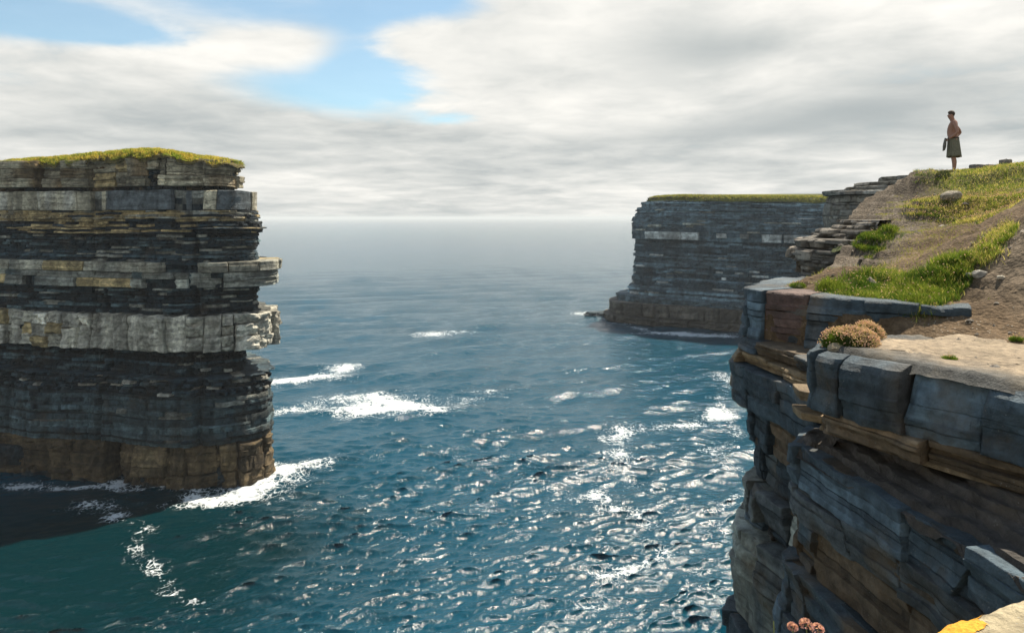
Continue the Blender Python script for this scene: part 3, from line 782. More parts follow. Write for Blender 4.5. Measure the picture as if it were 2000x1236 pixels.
# ------------------------------------------------------------------ near cliff: plan curves
COAST = [(-9, .9), (-3, 1.2), (.4, 1.35), (1.2, 1.8), (2.2, 2.2), (3.6, 2.5), (4.1, 3.0), (3.75, 3.8), (3.5, 4.7), (3.28, 6.0), (3.04, 7.5), (3.25, 8.2), (3.62, 8.9), (3.62, 9.8),
         (3.62, 10.6), (4.2, 11.6), (5.6, 13.4), (6.9, 15.8), (7.4, 17.6), (8.6, 19.2), (11.5, 20.8), (16, 24), (20, 28.6), (20.6, 31), (17.4, 33.2), (16.4, 35.5), (19, 40), (36, 58), (73, 110), (113, 170), (140, 206)]

# height of the near slope from sighted points (photo column, photo row, distance)
_ctl = [(1850, 640, 8.0), (1900, 600, 8.6), (1950, 640, 7.6), (2000, 645, 7.5), (1940, 520, 9.0), (1990, 445, 9.4), (2000, 540, 8.3), (1900, 500, 10), (1930, 585, 8.4), (1830, 610, 8.5),
        (1800, 597, 8.7), (1700, 586, 9.4), (1600, 577, 10.0), (1490, 568, 10.6), (1560, 555, 11.6), (1800, 545, 10.5), (1750, 510, 12), (1700, 525, 11.5), (1620, 545, 12.6),
        (1650, 475, 15), (1700, 425, 17), (1740, 460, 14), (1800, 445, 14.5), (1850, 455, 13), (1900, 447, 12.5), (1950, 436, 12), (1780, 412, 16), (1850, 385, 17.2), (1950, 385, 16.6), (2000, 405, 15),
        (1900, 435, 14.4), (1800, 350, 19), (1790, 338, 19.6), (1860, 336, 19.3), (1930, 334, 20), (2000, 330, 20), (1900, 356, 18.4), (2000, 358, 17.6), (1960, 331, 24), (1640, 445, 17), (1585, 485, 17), (1730, 400, 18), (1780, 385, 18.2)]
_P = [W(*c) for c in _ctl]
_P += [(3.3, 6.9, 34.25), (4.1, 7.4, 34.25), (4.2, 6.2, 34.3), (4.6, 8.0, 34.35), (5.2, 6.6, 34.55), (5.0, 5.2, 34.45), (4.6, 7.4, 34.45), (6.0, 5.6, 34.9), (5.4, 4.0, 34.6), (6.3, 7.0, 35.15),
       (7.2, 7.6, 36.2), (7.7, 9.0, 36.5), (8.2, 6.2, 37.0), (7.4, 5.0, 36.2), (8, 3, 36.6), (7.2, 6.4, 35.9), (9, 11, 36.7), (12, 8, 37.6), (12, 2, 37.4), (14, 17, 37.4), (17, 22, 37.8), (30, 12, 38.6), (32, 30, 39.2),
       (13.6, 22.2, 37.2), (20.5, 29, 37.6), (9, 19.4, 36.0), (11.8, 20.9, 36.6), (19.5, 34, 37.5), (20, 37, 37.9), (17, 25, 37.4), (24, 44, 38.6), (34, 60, 39.8), (60, 60, 41), (60, 20, 40), (60, 120, 42), (80, 120, 42.5), (110, 180, 42.8), (120, 206, 42), (110, 120, 43)]
_P = np.array(_P)
_K = np.linalg.norm(_P[:, None, :2] - _P[None, :, :2], axis=2)
_n = len(_P)
_A = np.zeros((_n + 3, _n + 3)); _A[:_n, :_n] = _K + np.eye(_n) * -0.02
_A[:_n, _n:] = np.c_[np.ones(_n), _P[:, :2]]; _A[_n:, :_n] = _A[:_n, _n:].T
_wt = np.linalg.solve(_A, np.r_[_P[:, 2], 0, 0, 0])

BUMPS = [(9.7, 16.1, .9, .55, .22), (10.4, 15.5, .8, .5, .20), (11.1, 15.0, .9, .5, .22), (11.3, 18.9, .7, .5, .20), (12.3, 18.4, .8, .5, .22), (13.4, 18.0, .9, .5, .22), (5.15, 10.6, .62, .55, .30), (5.95, 9.55, .62, .5, .24), (7.4, 13.9, .45, .5, .16), (5.5, 10.0, .22, .3, -.14)]

def ground(X, Y, rough=True):
    X = np.asarray(X, float); Y = np.asarray(Y, float); sh = X.shape
    x, y = X.ravel(), Y.ravel()
    z = np.zeros(x.size)
    for i in range(0, x.size, 20000):
        k = np.hypot(x[i:i + 20000, None] - _P[None, :, 0], y[i:i + 20000, None] - _P[None, :, 1])
        z[i:i + 20000] = k @ _wt[:_n] + _wt[_n] + _wt[_n + 1] * x[i:i + 20000] + _wt[_n + 2] * y[i:i + 20000]
    for (bx, by, rx, ry, k) in BUMPS:
        z += k * np.exp(-(((x - bx) / rx)**2 + ((y - by) / ry)**2)**1.3)
    if rough:
        z += .14 * fbm(x * .9, y * .9, 2, 4) + .075 * fbm(x * 4, y * 4, 5, 4)
        te = np.interp(y, [12, 13.4, 15.8, 17.6, 19.2, 20.8], [4.8, 6.2, 7.9, 8.5, 9.6, 11.8])
        tm = sstep(2.6, 1.2, x - te + .6 * fbm(x * 1.2, y * 1.2, 4, 2)) * sstep(11.5, 13, y) * sstep(22, 20, y)
        zt = z + .12 * fbm(x * .7, y * .7, 8, 3)
        z = z + tm * .85 * ((np.floor(zt / .17) + sstep(.62, .95, zt / .17 - np.floor(zt / .17))) * .17 - zt)
        rill = np.abs(fbm(x * 2.6 + y * 1.1, (y - x) * .5, 9, 3))
        z -= .10 * np.clip(.25 - rill, 0, 1) / .25 * sstep(5.2, 6.4, x) * sstep(11, 9, y)
    return z.reshape(sh)

def proj(x, y, z):
    return 1000 + x / y * F, HZ + (H - z) / y * F

def in_poly(px, py, poly):
    px, py = np.asarray(px), np.asarray(py); r = np.zeros(px.shape, bool)
    j = len(poly) - 1
    for i in range(len(poly)):
        xi, yi = poly[i]; xj, yj = poly[j]
        c = ((yi > py) != (yj > py)) & (px < (xj - xi) * (py - yi) / (yj - yi + 1e-9) + xi)
        r ^= c; j = i
    return r

def build_slope():
    y = np.concatenate([np.arange(3.3, 13, .06), np.arange(13, 24, .11), np.arange(24, 46, .4), np.arange(46, 210, 4)])
    xe = np.interp(y, [3, 4, 7, 8.0, 8.6, 9.2, 10.0, 10.6, 11.6, 13.4, 15.8, 17.6, 19.2, 20.8, 24, 28.6, 31, 33.2, 35.5, 40, 58, 110, 170, 206],
                   [4.5, 4.5, 4.1, 4.7, 4.75, 4.3, 3.75, 3.75, 4.4, 6.2, 7.9, 8.5, 9.6, 11.8, 16.2, 20.2, 20.8, 20.4, 20.4, 23.5, 38, 75, 115, 140])
    u = np.concatenate([[-.03, 0, .03], np.cumsum(np.concatenate([np.full(150, .05), np.full(60, .1), np.full(30, .4), np.full(20, 3.0)]))])
    Y, U = np.meshgrid(y, u, indexing='ij')
    X = xe[:, None] + U + .05 * fbm(Y * 3, U * 0, 1, 2)
    Z = ground(X, Y)
    Z[:, 0] -= 1.6; Z[:, 1] -= .12
    n = fbm(X * .7, Y * .7, 3, 3)
    c = A3([.120, .083, .050])[None, None] * (1 + .45 * n[..., None])
    rk = sstep(2.4, 1.3, U + .8 * n)[..., None] * sstep(11.5, 13, Y)[..., None]
    c = c * (1 - rk) + A3([.115, .094, .072]) * (1 + .4 * n[..., None]) * rk
    gm = (sstep(36.0, 36.6, Z + .25 * n) * sstep(1.4, 2.4, U + .8 * n))[..., None] * sstep(9, 13, Y)[..., None]
    c = c * (1 - gm) + A3([.11, .105, .035]) * gm
    # pale eroded bank on the right
    pb = (sstep(5.6, 6.3, X) * sstep(10.5, 9.2, Y))[..., None]
    c = c * (1 - pb) + A3([.155, .120, .084]) * (1 + .3 * n[..., None]) * pb
    o = mk('slope', np.stack([X, Y, Z], -1), gridF(*X.shape), M_SOIL, None, c.reshape(-1, 3), True)
    tag(o, kind='structure')
build_slope()

def build_cliff():
    root = empty('cliff', 'near cliff of big dark jointed rock beds falling steeply to the water', 'cliff')
    SL, SB, BR, TN = A3([.048, .071, .088]), A3([.080, .094, .100]), A3([.120, .088, .056]), A3([.22, .158, .088])
    main = Path(COAST, out=-1)
    mc = lambda s: .12 * fbm(s * .5, 2, 0, 3)
    sN, sX = 0, main.L
    s_m = np.concatenate([np.arange(0, main.near(16.4, 35.5), .25), np.arange(main.near(16.4, 35.5), main.L, 2.0), [main.L]])
    zz = [(-1.5, 8, 1.0), (8, 16, .8), (16, 24, .6), (24, 28.4, .45), (28.4, 30.6, .30)]
    for i, (a, b, o) in enumerate(zz):
        lam_layer('sea_cliff_bed', root, main, 0, 0, 1, a, b, (.35, 1.2), o * .5 - .2, .22, (1, 4), 400 + i, pal(SL, BR, .3), M_MID, inner=3, macro=mc, rough=.12, svals=s_m)
    # the wall under the overhang: thick beds stepping outwards as they go down
    wp = Path([(4.5, 2.6), (4.0, 3.3), (3.75, 3.8), (3.5, 4.7), (3.28, 6.0), (3.06, 7.42), (3.14, 7.62), (3.5, 8.1), (3.9, 8.8)], out=-1, tight=True)
    def sw(px, py, z):           # path position of a joint seen at (px, py) on the bed whose top is at z
        Y = (H - z) * F / (py - HZ); return wp.near((px - 1000) / F * Y, Y)
    beds = [(33.10, 33.50, .00, [1500, 1768, 1890], 1000, SL * 1.15, BR * .9, .30),
            (32.76, 33.09, .03, [1500, 1664, 1786], 1080, SB * 1.1, TN, .05),
            (32.28, 32.75, -.02, [1500, 1600, 1850], 1130, BR, SL, .35),
            (31.75, 32.27, .08, [1490, 1588, 1660], 1180, SL * 1.1, BR, .3),
            (31.2, 31.74, .14, [1480, 1560], 1240, SL, BR, .3), (30.5, 31.19, .22, [], 1300, SL, BR, .3)]
    sc0, sc1 = wp.near(3.06, 7.42), wp.near(4.0, 3.3)
    for i, (z0, z1, o, js, py, c1, c2, p) in enumerate(beds):
        lay = lam_layer('wall_bed', root, wp, 0, wp.L, .05, z0, z1, (.06, .12), o - .07, .03, (.2, .8), 430 + i, pal(c1 * .7, BR * .6, .3, fr=1.5), M_NEAR, inner=1.2, rough=.03)
        # joints: along the path from the far corner to the near end
        if i < 4:
            ss = [sw(px, py + (px - 1770) * .56, z1) for px in js if px > 1560]
        else:
            ss = [sc0 - .7, sc0 - 1.5, sc0 - 2.6]
        ss = sorted(set([round(float(q), 3) for q in ss] + [round(float(wp.near(3.75, 8.5)), 3), round(float(sc0), 3) - .02, round(float(sc1), 3)]))
        ss = [ss[0]] + [b for a, b in zip(ss, ss[1:]) if b - a > .18]
        rr = np.random.default_rng(i + 70)
        full = [ss[0]]
        for b in ss[1:]:
            while b - full[-1] > 2.6: full.append(full[-1] + rr.uniform(1.0, 1.9))
            full.append(b)
        course(lay, wp, 0, 0, z0, z1, None, o, .022, .010, .6, 450 + i, pal(c1, c2, p, .15, c2, .12, fr=1.1), M_NEAR, bounds=full, gap=.006, rough=.06, tilt=.06, nu=26, fs=2.0, zj=.05, shear=.5, beds=5, bed_amp=.035)
    # rubble shelf between that wall and the overhang
    yy = np.arange(2.8, 8.0, .03); tt = np.linspace(0, 1, 60)
    s = A3([wp.near(float(np.interp(q, [2.8, 3.8, 4.7, 6, 7.42, 8.0], [4.3, 3.75, 3.5, 3.28, 3.06, 3.4])), q) for q in yy])
    T, S = np.meshgrid(tt, s, indexing='ij')
    X, Y = wp.pos(S.ravel(), -(.02 + T.ravel() * 1.1)); X = X.reshape(T.shape); Y = Y.reshape(T.shape)
    q_ = T * 6 + 1.1 * fbm(X * 2.2, Y * 2.2, 7, 3)
    Z = 33.485 + .44 * (np.floor(q_) + sstep(.8, 1.0, q_ - np.floor(q_))) / 6 + .025 * fbm(X * 8, Y * 8, 2, 4)
    mk('rubble_shelf', np.stack([X, Y, Z], -1), gridF(*T.shape), M_NEAR, root, np.tile(A3([.075, .066, .058]), (T.size, 1)))
    # overhanging slabs whose tops carry the ledge
    bp = Path([(5.6, 3.6), (4.95, 4.3), (4.45, 4.88), (4.02, 5.4), (3.55, 6.2), (3.14, 6.95), (3.14, 7.18), (3.45, 7.55), (4.0, 7.95), (4.7, 8.1)], out=-1, tight=True)
    def sb(px, Y): return bp.near((px - 1000) / F * Y, Y)
    lay = lam_layer('ledge_bed', root, bp, 0, bp.L, .05, 33.90, 34.45, (.08, .16), -.30, .04, (.3, .9), 470, pal(SL * .7, BR * .6, .3, fr=1.5), M_NEAR, inner=1.6, rough=.03)
    j = [0, sb(1990, 5.3) - .45, sb(1912, 5.7), sb(1768, 6.25), sb(1636, 6.75), sb(1583, 7.05) + .02, bp.near(3.45, 7.55), bp.near(4.2, 8.0), bp.L]
    offs = [.05, -.02, -.10, .03, .02, .05, -.05, -.05]
    for i in range(len(j) - 1):
        block('rock_block', lay, bp, j[i] + .008, j[i + 1] - .008, 34.02 if i != 2 else 33.97, 34.635, offs[i], 1.0, .022, 480 + i, pal(SL * 1.2, BR, .18, .12, fr=1.0), M_NEAR,
              rough=.09, tilt=.10, nu=34, fs=2.4, beds=4, bed_amp=.012, topbev=[.16, .20, .20, .18, .14, .10, .1, .1][i], zj=.02, smooth=False)
    lay = lam_layer('brown_bed', root, bp, 0, bp.L, .05, 33.78, 34.0, (.04, .07), -.12, .05, (.3, 1.0), 490, pal(BR, TN * .8, .3, fr=1.5), M_NEAR, inner=1.6, rough=.03)
    course(lay, bp, 0, sb(1583, 7.05) + .1, 33.80, 34.015, (.8, 1.7), -.03, .05, .02, .7, 491, pal(BR * 1.1, TN, .2, .15, fr=1.2), M_NEAR, gap=.01, rough=.05, tilt=.08, nu=22, fs=2.2, beds=4, bed_amp=.05)
    # the jutting block beyond, with its own beds
    cp = Path([(5.6, 8.1), (5.1, 8.4), (4.55, 8.95), (3.95, 9.6), (3.58, 10.2), (3.62, 10.7), (4.3, 11.7), (5.6, 13.4)], out=-1, tight=True)
    lp = Path([(4.6, 7.9), (3.78, 8.3), (3.66, 9.0), (3.50, 9.7), (3.40, 10.3), (3.55, 10.75), (4.3, 11.7), (5.6, 13.4)], out=-1, tight=True)
    lay = lam_layer('slab_bed', root, cp, 0, cp.L, .06, 34.22, 34.86, (.08, .2), -.08, .04, (.3, 1), 500, pal(SL * .8, BR, .3, fr=1.2), M_NEAR, inner=1.5, rough=.03)
    js = [cp.near((px - 1000) / F * y, y) for px, y in ((1900, 8.2), (1795, 8.45), (1700, 9.0), (1592, 9.65), (1510, 10.1), (1462, 10.35))] + [cp.near(3.9, 11.1), cp.near(4.9, 12.4)]
    js = sorted(set(js))
    for i in range(len(js) - 1):
        if js[i + 1] - js[i] < .1: continue
        block('rock_block', lay, cp, js[i] + .008, js[i + 1] - .008, 34.20, 34.925, [.04, .0, .03, -.03, .03, .0, .02, 0][i % 8], 1.1, .03, 510 + i,
              pal([SL, SL * 1.2, SL, A3([.13, .085, .072]), SL * 1.2, SL, SL][i % 7] * 1.15, BR, .2, .12, fr=1.2), M_NEAR, rough=.07, tilt=.10, nu=22, fs=2.2, topbev=.05, zj=.02, beds=6, bed_amp=.035)
    for i, (z0, z1, th, o, c1, c2, w) in enumerate([(34.02, 34.21, (.05, .1), -.02, BR, SL, (.4, 1.0)), (33.86, 34.015, (.05, .08), .03, TN * 1.1, BR, (.3, .8)), (33.22, 33.85, (.2, .3), .12, SL * 1.25, SB, (.7, 1.3)),
                                                   (32.62, 33.21, (.08, .2), -.18, SL * .9, BR, (.3, .9)), (32.05, 32.60, (.06, .2), -.34, SL * .8, A3([.13, .15, .15]), (.4, .9)), (31.55, 32.03, (.1, .2), -.16, A3([.17, .185, .165]), SB, (.3, .8)),
                                                   (31.40, 31.54, (.05, .1), -.25, SL * .7, BR, (.3, .8)), (30.78, 31.39, (.1, .25), .04, A3([.19, .21, .185]), SB, (.4, .9)), (30.0, 30.76, (.1, .3), .02, A3([.17, .19, .17]), SL, (.4, .8)), (28.4, 29.98, (.1, .3), .12, SL, BR, (.4, .8))]):
        lay = lam_layer('block_bed', root, lp, 0, lp.L, .07, z0, z1, th, o - .08, .04, (.3, 1), 530 + i, pal(c1 * .75, BR * .8, .3, fr=1.2), M_NEAR, inner=1.2, rough=.04)
        course(lay, lp, lp.near(3.78, 8.3), lp.near(4.3, 11.7), z0, z1, w, o, .05, .03, .8, 550 + i, pal(c1, c2, .2, .15, c2, .15, fr=1.0), M_NEAR, gap=.008, rough=.07, tilt=.12, nu=16, fs=2.0, zj=.04, beds=4, bed_amp=.04)
    # small jutting step stones at the inner corner
    for i, (px, py, Y, h) in enumerate([(1562, 765, 7.75, .09), (1566, 806, 7.7, .07)]):
        x, y, z = W(px, py, Y)
        p = Path([(x + .16, y - .20), (x - .02, y - .02), (x + .03, y + .30)], out=-1, tight=True)
        block('jutting_stone', root, p, 0, p.L, z - h, z + .02, .0, .5, .012, 580 + i, pal(TN, BR, .2), M_NEAR, rough=.03, nu=8, beds=2, bed_amp=.02)
    return root
CLIFF = build_cliff()

def build_ledge():
    # worn rock shelf behind the slab edges
    y = np.arange(3.6, 9.2, .03)
    bp = Path([(5.6, 3.6), (4.95, 4.3), (4.45, 4.88), (4.02, 5.4), (3.55, 6.2), (3.14, 6.95), (3.14, 7.18), (3.45, 7.55), (4.0, 7.95), (4.7, 8.1)], out=-1, tight=True)
    s = np.arange(0, bp.L, .035); d = np.concatenate([np.linspace(-.13, -2.4, 66)])
    D, S = np.meshgrid(d, s, indexing='ij')
    X, Y = bp.pos(S.ravel(), D.ravel()); X = X.reshape(D.shape); Y = Y.reshape(D.shape)
    lay = np.floor(4 * (fbm(X * 1.3, Y * 1.3, 6, 3) + .5)) / 4
    Z = 34.615 + .045 * lay - .02 + .02 * fbm(X * 5, Y * 5, 4, 3)
    Z += .055 - .10 * sstep(-.24, -.13, D)
    n = fbm(X * 2, Y * 2, 1, 3)[..., None]
    rim = sstep(-.75, -.30, D + .22 * fbm(X * 3, Y * 3, 9, 3))[..., None]
    c = (A3([.30, .235, .16]) * (1 - rim) + A3([.085, .085, .080]) * rim) * (1 + .35 * n)
    o = mk('rock_ledge', np.stack([X, Y, Z], -1), gridF(*D.shape), M_LEDGE, None, c.reshape(-1, 3), True)
    tag(o, kind='structure')
build_ledge()

# ------------------------------------------------------------------ outcrops behind
def build_outcrops():
    R1, R2, R3 = A3([.17, .15, .125]), A3([.115, .105, .09]), A3([.25, .22, .18])
    root = empty('rock_outcrop', 'crumbling outcrop of thin brown rock layers jutting over the cliff edge', 'rock outcrop')
    p = Path([(9.4, 13.4), (8.0, 14.4), (7.25, 15.8), (7.15, 17.0), (7.7, 18.4), (9.2, 20.6)], out=-1)
    L = [(30.5, 33.9, (.2, .5), -.2, .2), (33.9, 34.6, (.08, .2), -.28, .10), (34.6, 34.95, (.06, .12), -.05, .16), (34.95, 35.25, (.05, .1), .10, .16), (35.25, 35.5, (.05, .1), -.05, .2), (35.5, 35.72, (.05, .1), -.5, .3), (35.72, 35.95, (.06, .1), -1.0, .3)]
    for i, (a, b, th, o, am) in enumerate(L):
        lam_layer('thin_bed', root, p, 0 if i < 4 else (1.6 if i < 5 else 2.6), p.L, .06, a, b, th, o, am, (.25, 1.2), 600 + i, pal(R1, R2, .3, .25, R3, .12, fr=.8), M_MID, inner=1.8, rough=.05)
        if i in (2, 3, 4):
            course(root, p, .8, p.L - .8, a + .02, b - .05, (.4, 1.1), o + .04, .12, .025, .6, 610 + i, pal(R1, R3, .25, .25, fr=.8), M_MID, gap=.02, rough=.05, tilt=.12, drop=.35, fs=1.6)
    root = empty('rock_outcrop', 'hazy stepped outcrop of pale jointed rock behind the brown outcrop', 'rock outcrop')
    p = Path([(24, 31.2), (19.5, 32.6), (17.3, 33.9), (16.5, 35.6), (17.6, 38), (21, 42)], out=-1)
    G1, G2 = A3([.21, .205, .18]), A3([.13, .13, .12])
    sk = lambda d: (lambda X, Y, Z: (X + d, Y, Z))
    L = [(28, 32.5, -.2, 0), (32.5, 34.4, -.3, -.3), (34.4, 35.3, -.2, -.25), (35.3, 36.1, -.1, -.15), (36.1, 36.75, .0, .0), (36.75, 37.15, .05, .25), (37.15, 37.42, .1, .15), (37.42, 37.62, 0, 1.1), (37.62, 37.85, 0, 1.8), (37.85, 38.15, 0, 2.9)]
    for i, (a, b, o, d) in enumerate(L):
        lay = lam_layer('rock_bed', root, p, 0, p.L, .12, a, b, (.12, .3), o, .14, (.4, 1.6), 630 + i, pal(G1, G2, .3, .25, fr=.5), M_MID, post=sk(d), inner=4.5, rough=.06)
        if i >= 2:
            course(lay, p, 1, p.L - 3, a + .02, b - .02, (.6, 1.8), o + .06, .14, .04, .9, 650 + i, pal(G1, G2 * 1.2, .25, .2, fr=.5), M_MID, post=sk(d), gap=.03, rough=.06, tilt=.15, drop=.25)
build_outcrops()

# ------------------------------------------------------------------ foreground rock with lichen
def build_foreground():
    def ye(x): return np.interp(x, [-9, -3, .2, .8, 1.18, 1.36, 1.53, 1.68, 2.3, 3.4, 4.6], [1.1, 1.2, 1.4, 1.72, 2.06, 2.16, 2.22, 2.28, 2.5, 2.8, 3.2])
    def top(x, y): return 34.745 + .018 * fbm(x * 6, y * 6, 2, 4) + .006 * fbm(x * 40, y * 40, 4, 3) + .02 * sstep(1.2, 2.0, x)
    x = np.concatenate([np.arange(-9, .6, .15), np.arange(.6, 2.6, .012), np.arange(2.6, 4.7, .08)])
    v = np.concatenate([[-9, -6, -4, -3, -2, -1.5], np.arange(-1.2, -.09, .014), np.linspace(-.09, 0, 12), [.004, .01, .015, .02, .03, .04, .05]])
    dz = np.concatenate([np.zeros(6 + len(np.arange(-1.2, -.09, .014))), -.07 * np.linspace(0, 1, 12)**2.5, [-.1, -.16, -.25, -.4, -.8, -1.6, -4]])
    Vv, X = np.meshgrid(v, x, indexing='ij')
    Y = ye(X) + Vv + .02 * fbm(X * 5, 1.5, 2, 3)
    Z = top(X, Y) + dz[:, None]
    Y = Y + np.where(dz[:, None] < -.09, .02 * fbm(X * 8, Z * 8, 2, 3), 0)
    n = fbm(X * 5, Y * 5, Z * 5, 3)[..., None]
    c = A3([.37, .31, .20]) * (1 + .3 * n)
    root = mk('lichen_rock', np.stack([X, Y, Z], -1), gridF(*X.shape)[:, ::-1], M_LEDGE, None, c.reshape(-1, 3), True)
    tag(root, 'rough buff rock with orange lichen close by in the bottom corner', 'rock')
    # lichen crusts
    m, t, out = new_mat('orange_lichen')
    pos = t.new('ShaderNodeNewGeometry').outputs['Position']
    nn = t.noise(pos, 90, 4, .65)
    b = t.new('ShaderNodeBsdfPrincipled'); b.inputs['Roughness'].default_value = .95
    t.l.new(t.mix(t.rng(nn, .35, .65), (.50, .21, .012), (.68, .36, .03)), b.inputs['Base Color'])
    t.l.new(t.bump(nn, .006), b.inputs['Normal']); t.l.new(b.outputs[0], out.inputs[0])
    for i, (cx, dy, rx, ry) in enumerate([(1.37, -.070, .105, .055), (1.25, -.05, .035, .025), (1.47, -.03, .05, .018), (1.62, -.30, .05, .05)]):
        xs = np.arange(cx - rx * 1.6, cx + rx * 1.6, .004); ys = np.arange(-ry * 1.8, ry * 1.8, .004)
        GX, GY = np.meshgrid(xs, ys)
        YY = ye(GX) + dy + GY + .02 * fbm(GX * 5, 1.5, 2, 3)
        vv = YY - ye(GX) - .02 * fbm(GX * 5, 1.5, 2, 3)
        mask = 1 - ((GX - cx) / rx)**2 - (GY / ry)**2 + 1.1 * fbm(GX * 28, GY * 28, i, 4)
        Z = top(GX, YY) + np.interp(vv, v, dz) + .003 + .003 * np.clip(mask, 0, 1)
        f = gridF(*GX.shape); mk_ = mask.ravel()[f].min(1) > 0
        mk('lichen', np.stack([GX, YY, Z], -1), f[mk_], m, root, None, True)
build_foreground()

# ------------------------------------------------------------------ plants
GREENS = (A3([.050, .100, .020]), A3([.135, .185, .034]), A3([.40, .36, .15]), A3([.36, .30, .17]))
def clump(name, label, cat, poly, n, L, Wd, seed, straw=.3, flowers=0, mound=0.0, bbox=None, fl_size=.012, group=None, dark=1.0):
    rng = np.random.default_rng(seed)
    q = np.array(poly, float)
    (xa, xb, ya, yb) = bbox
    acc = []
    tot = 0
    for _ in range(60):
        X = rng.uniform(xa, xb, 20000); Y = rng.uniform(ya, yb, 20000)
        Z = ground(X, Y)
        px, py = proj(X, Y, Z)
        wob = 14 * fbm(X * 2.2, Y * 2.2, 4, 3) + rng.normal(0, 4, 20000)
        k = in_poly(px + wob, py + wob, poly)
        acc.append(np.stack([X, Y, Z], 1)[k]); tot += k.sum()
        if tot > n: break
    B = np.vstack(acc)[:n]
    if len(B) < 10:
        print('CLUMP EMPTY', name, len(B)); return None
    n = len(B)
    tuft = fbm(B[:, 0] * 4.5, B[:, 1] * 4.5, seed, 3)
    if mound:
        px, py = proj(*B.T)
        c0 = B[:, :2].mean(0); sd = B[:, :2].std(0) * 1.9
        B[:, 2] += mound * np.clip(1 - (((B[:, :2] - c0) / sd)**2).sum(1), 0, 1)**.6
    D = np.stack([rng.normal(-.12, .38, n), rng.normal(-.15, .38, n), np.ones(n)], 1); D /= np.linalg.norm(D, axis=1)[:, None]
    ln = rng.uniform(*L, n) * (1 + .55 * tuft)
    m1 = sstep(-.4, .4, tuft + rng.normal(0, .25, n))[:, None]
    c = GREENS[0] * (1 - m1) + GREENS[1] * m1
    st = (rng.uniform(0, 1, n) < straw * (1 + 1.2 * fbm(B[:, 0] * 1.6, B[:, 1] * 1.6, seed + 5, 2)))[:, None]
    c = np.where(st, GREENS[2] * rng.uniform(.8, 1.25, (n, 1)), c) * dark
    root = empty(name, label, cat, group=group)
    g = grass_obj('grass_blades', B, D, ln, rng.uniform(*Wd, n), c, M_GRASS, root, seed); g['kind'] = 'stuff'
    if mound:
        # earth body of the cushion
        c0 = B[:, :2].mean(0); sd = B[:, :2].std(0) * 1.9
        th = np.linspace(0, 2 * np.pi, 25); rr = np.linspace(0, 1, 7)
        T, R_ = np.meshgrid(th, rr, indexing='ij')
        X = c0[0] + sd[0] * R_ * np.cos(T); Y = c0[1] + sd[1] * R_ * np.sin(T)
        Z = ground(X, Y) - .03 + mound * np.clip(1 - R_**2, 0, 1)**.6 * .9
        mk('cushion', np.stack([X, Y, Z], -1), gridF(*T.shape), M_SOIL, root, np.tile(A3([.05, .06, .02]), (T.size, 1)), True)
    if flowers:
        i = rng.choice(n, min(flowers, n), replace=False)
        P = B[i] + D[i] * (ln[i] * rng.uniform(.85, 1.25, len(i)))[:, None]
        cc = A3([.66, .52, .46]) * (1 - .6 * rng.uniform(0, 1, (len(i), 1))) + A3([.42, .34, .22]) * .5 * rng.uniform(.2, 1, (len(i), 1))
        h = heads_obj('flower_heads', P, rng.uniform(.6, 1.2, len(i)) * fl_size, cc, M_FLOWER, root); h['kind'] = 'stuff'
    return root

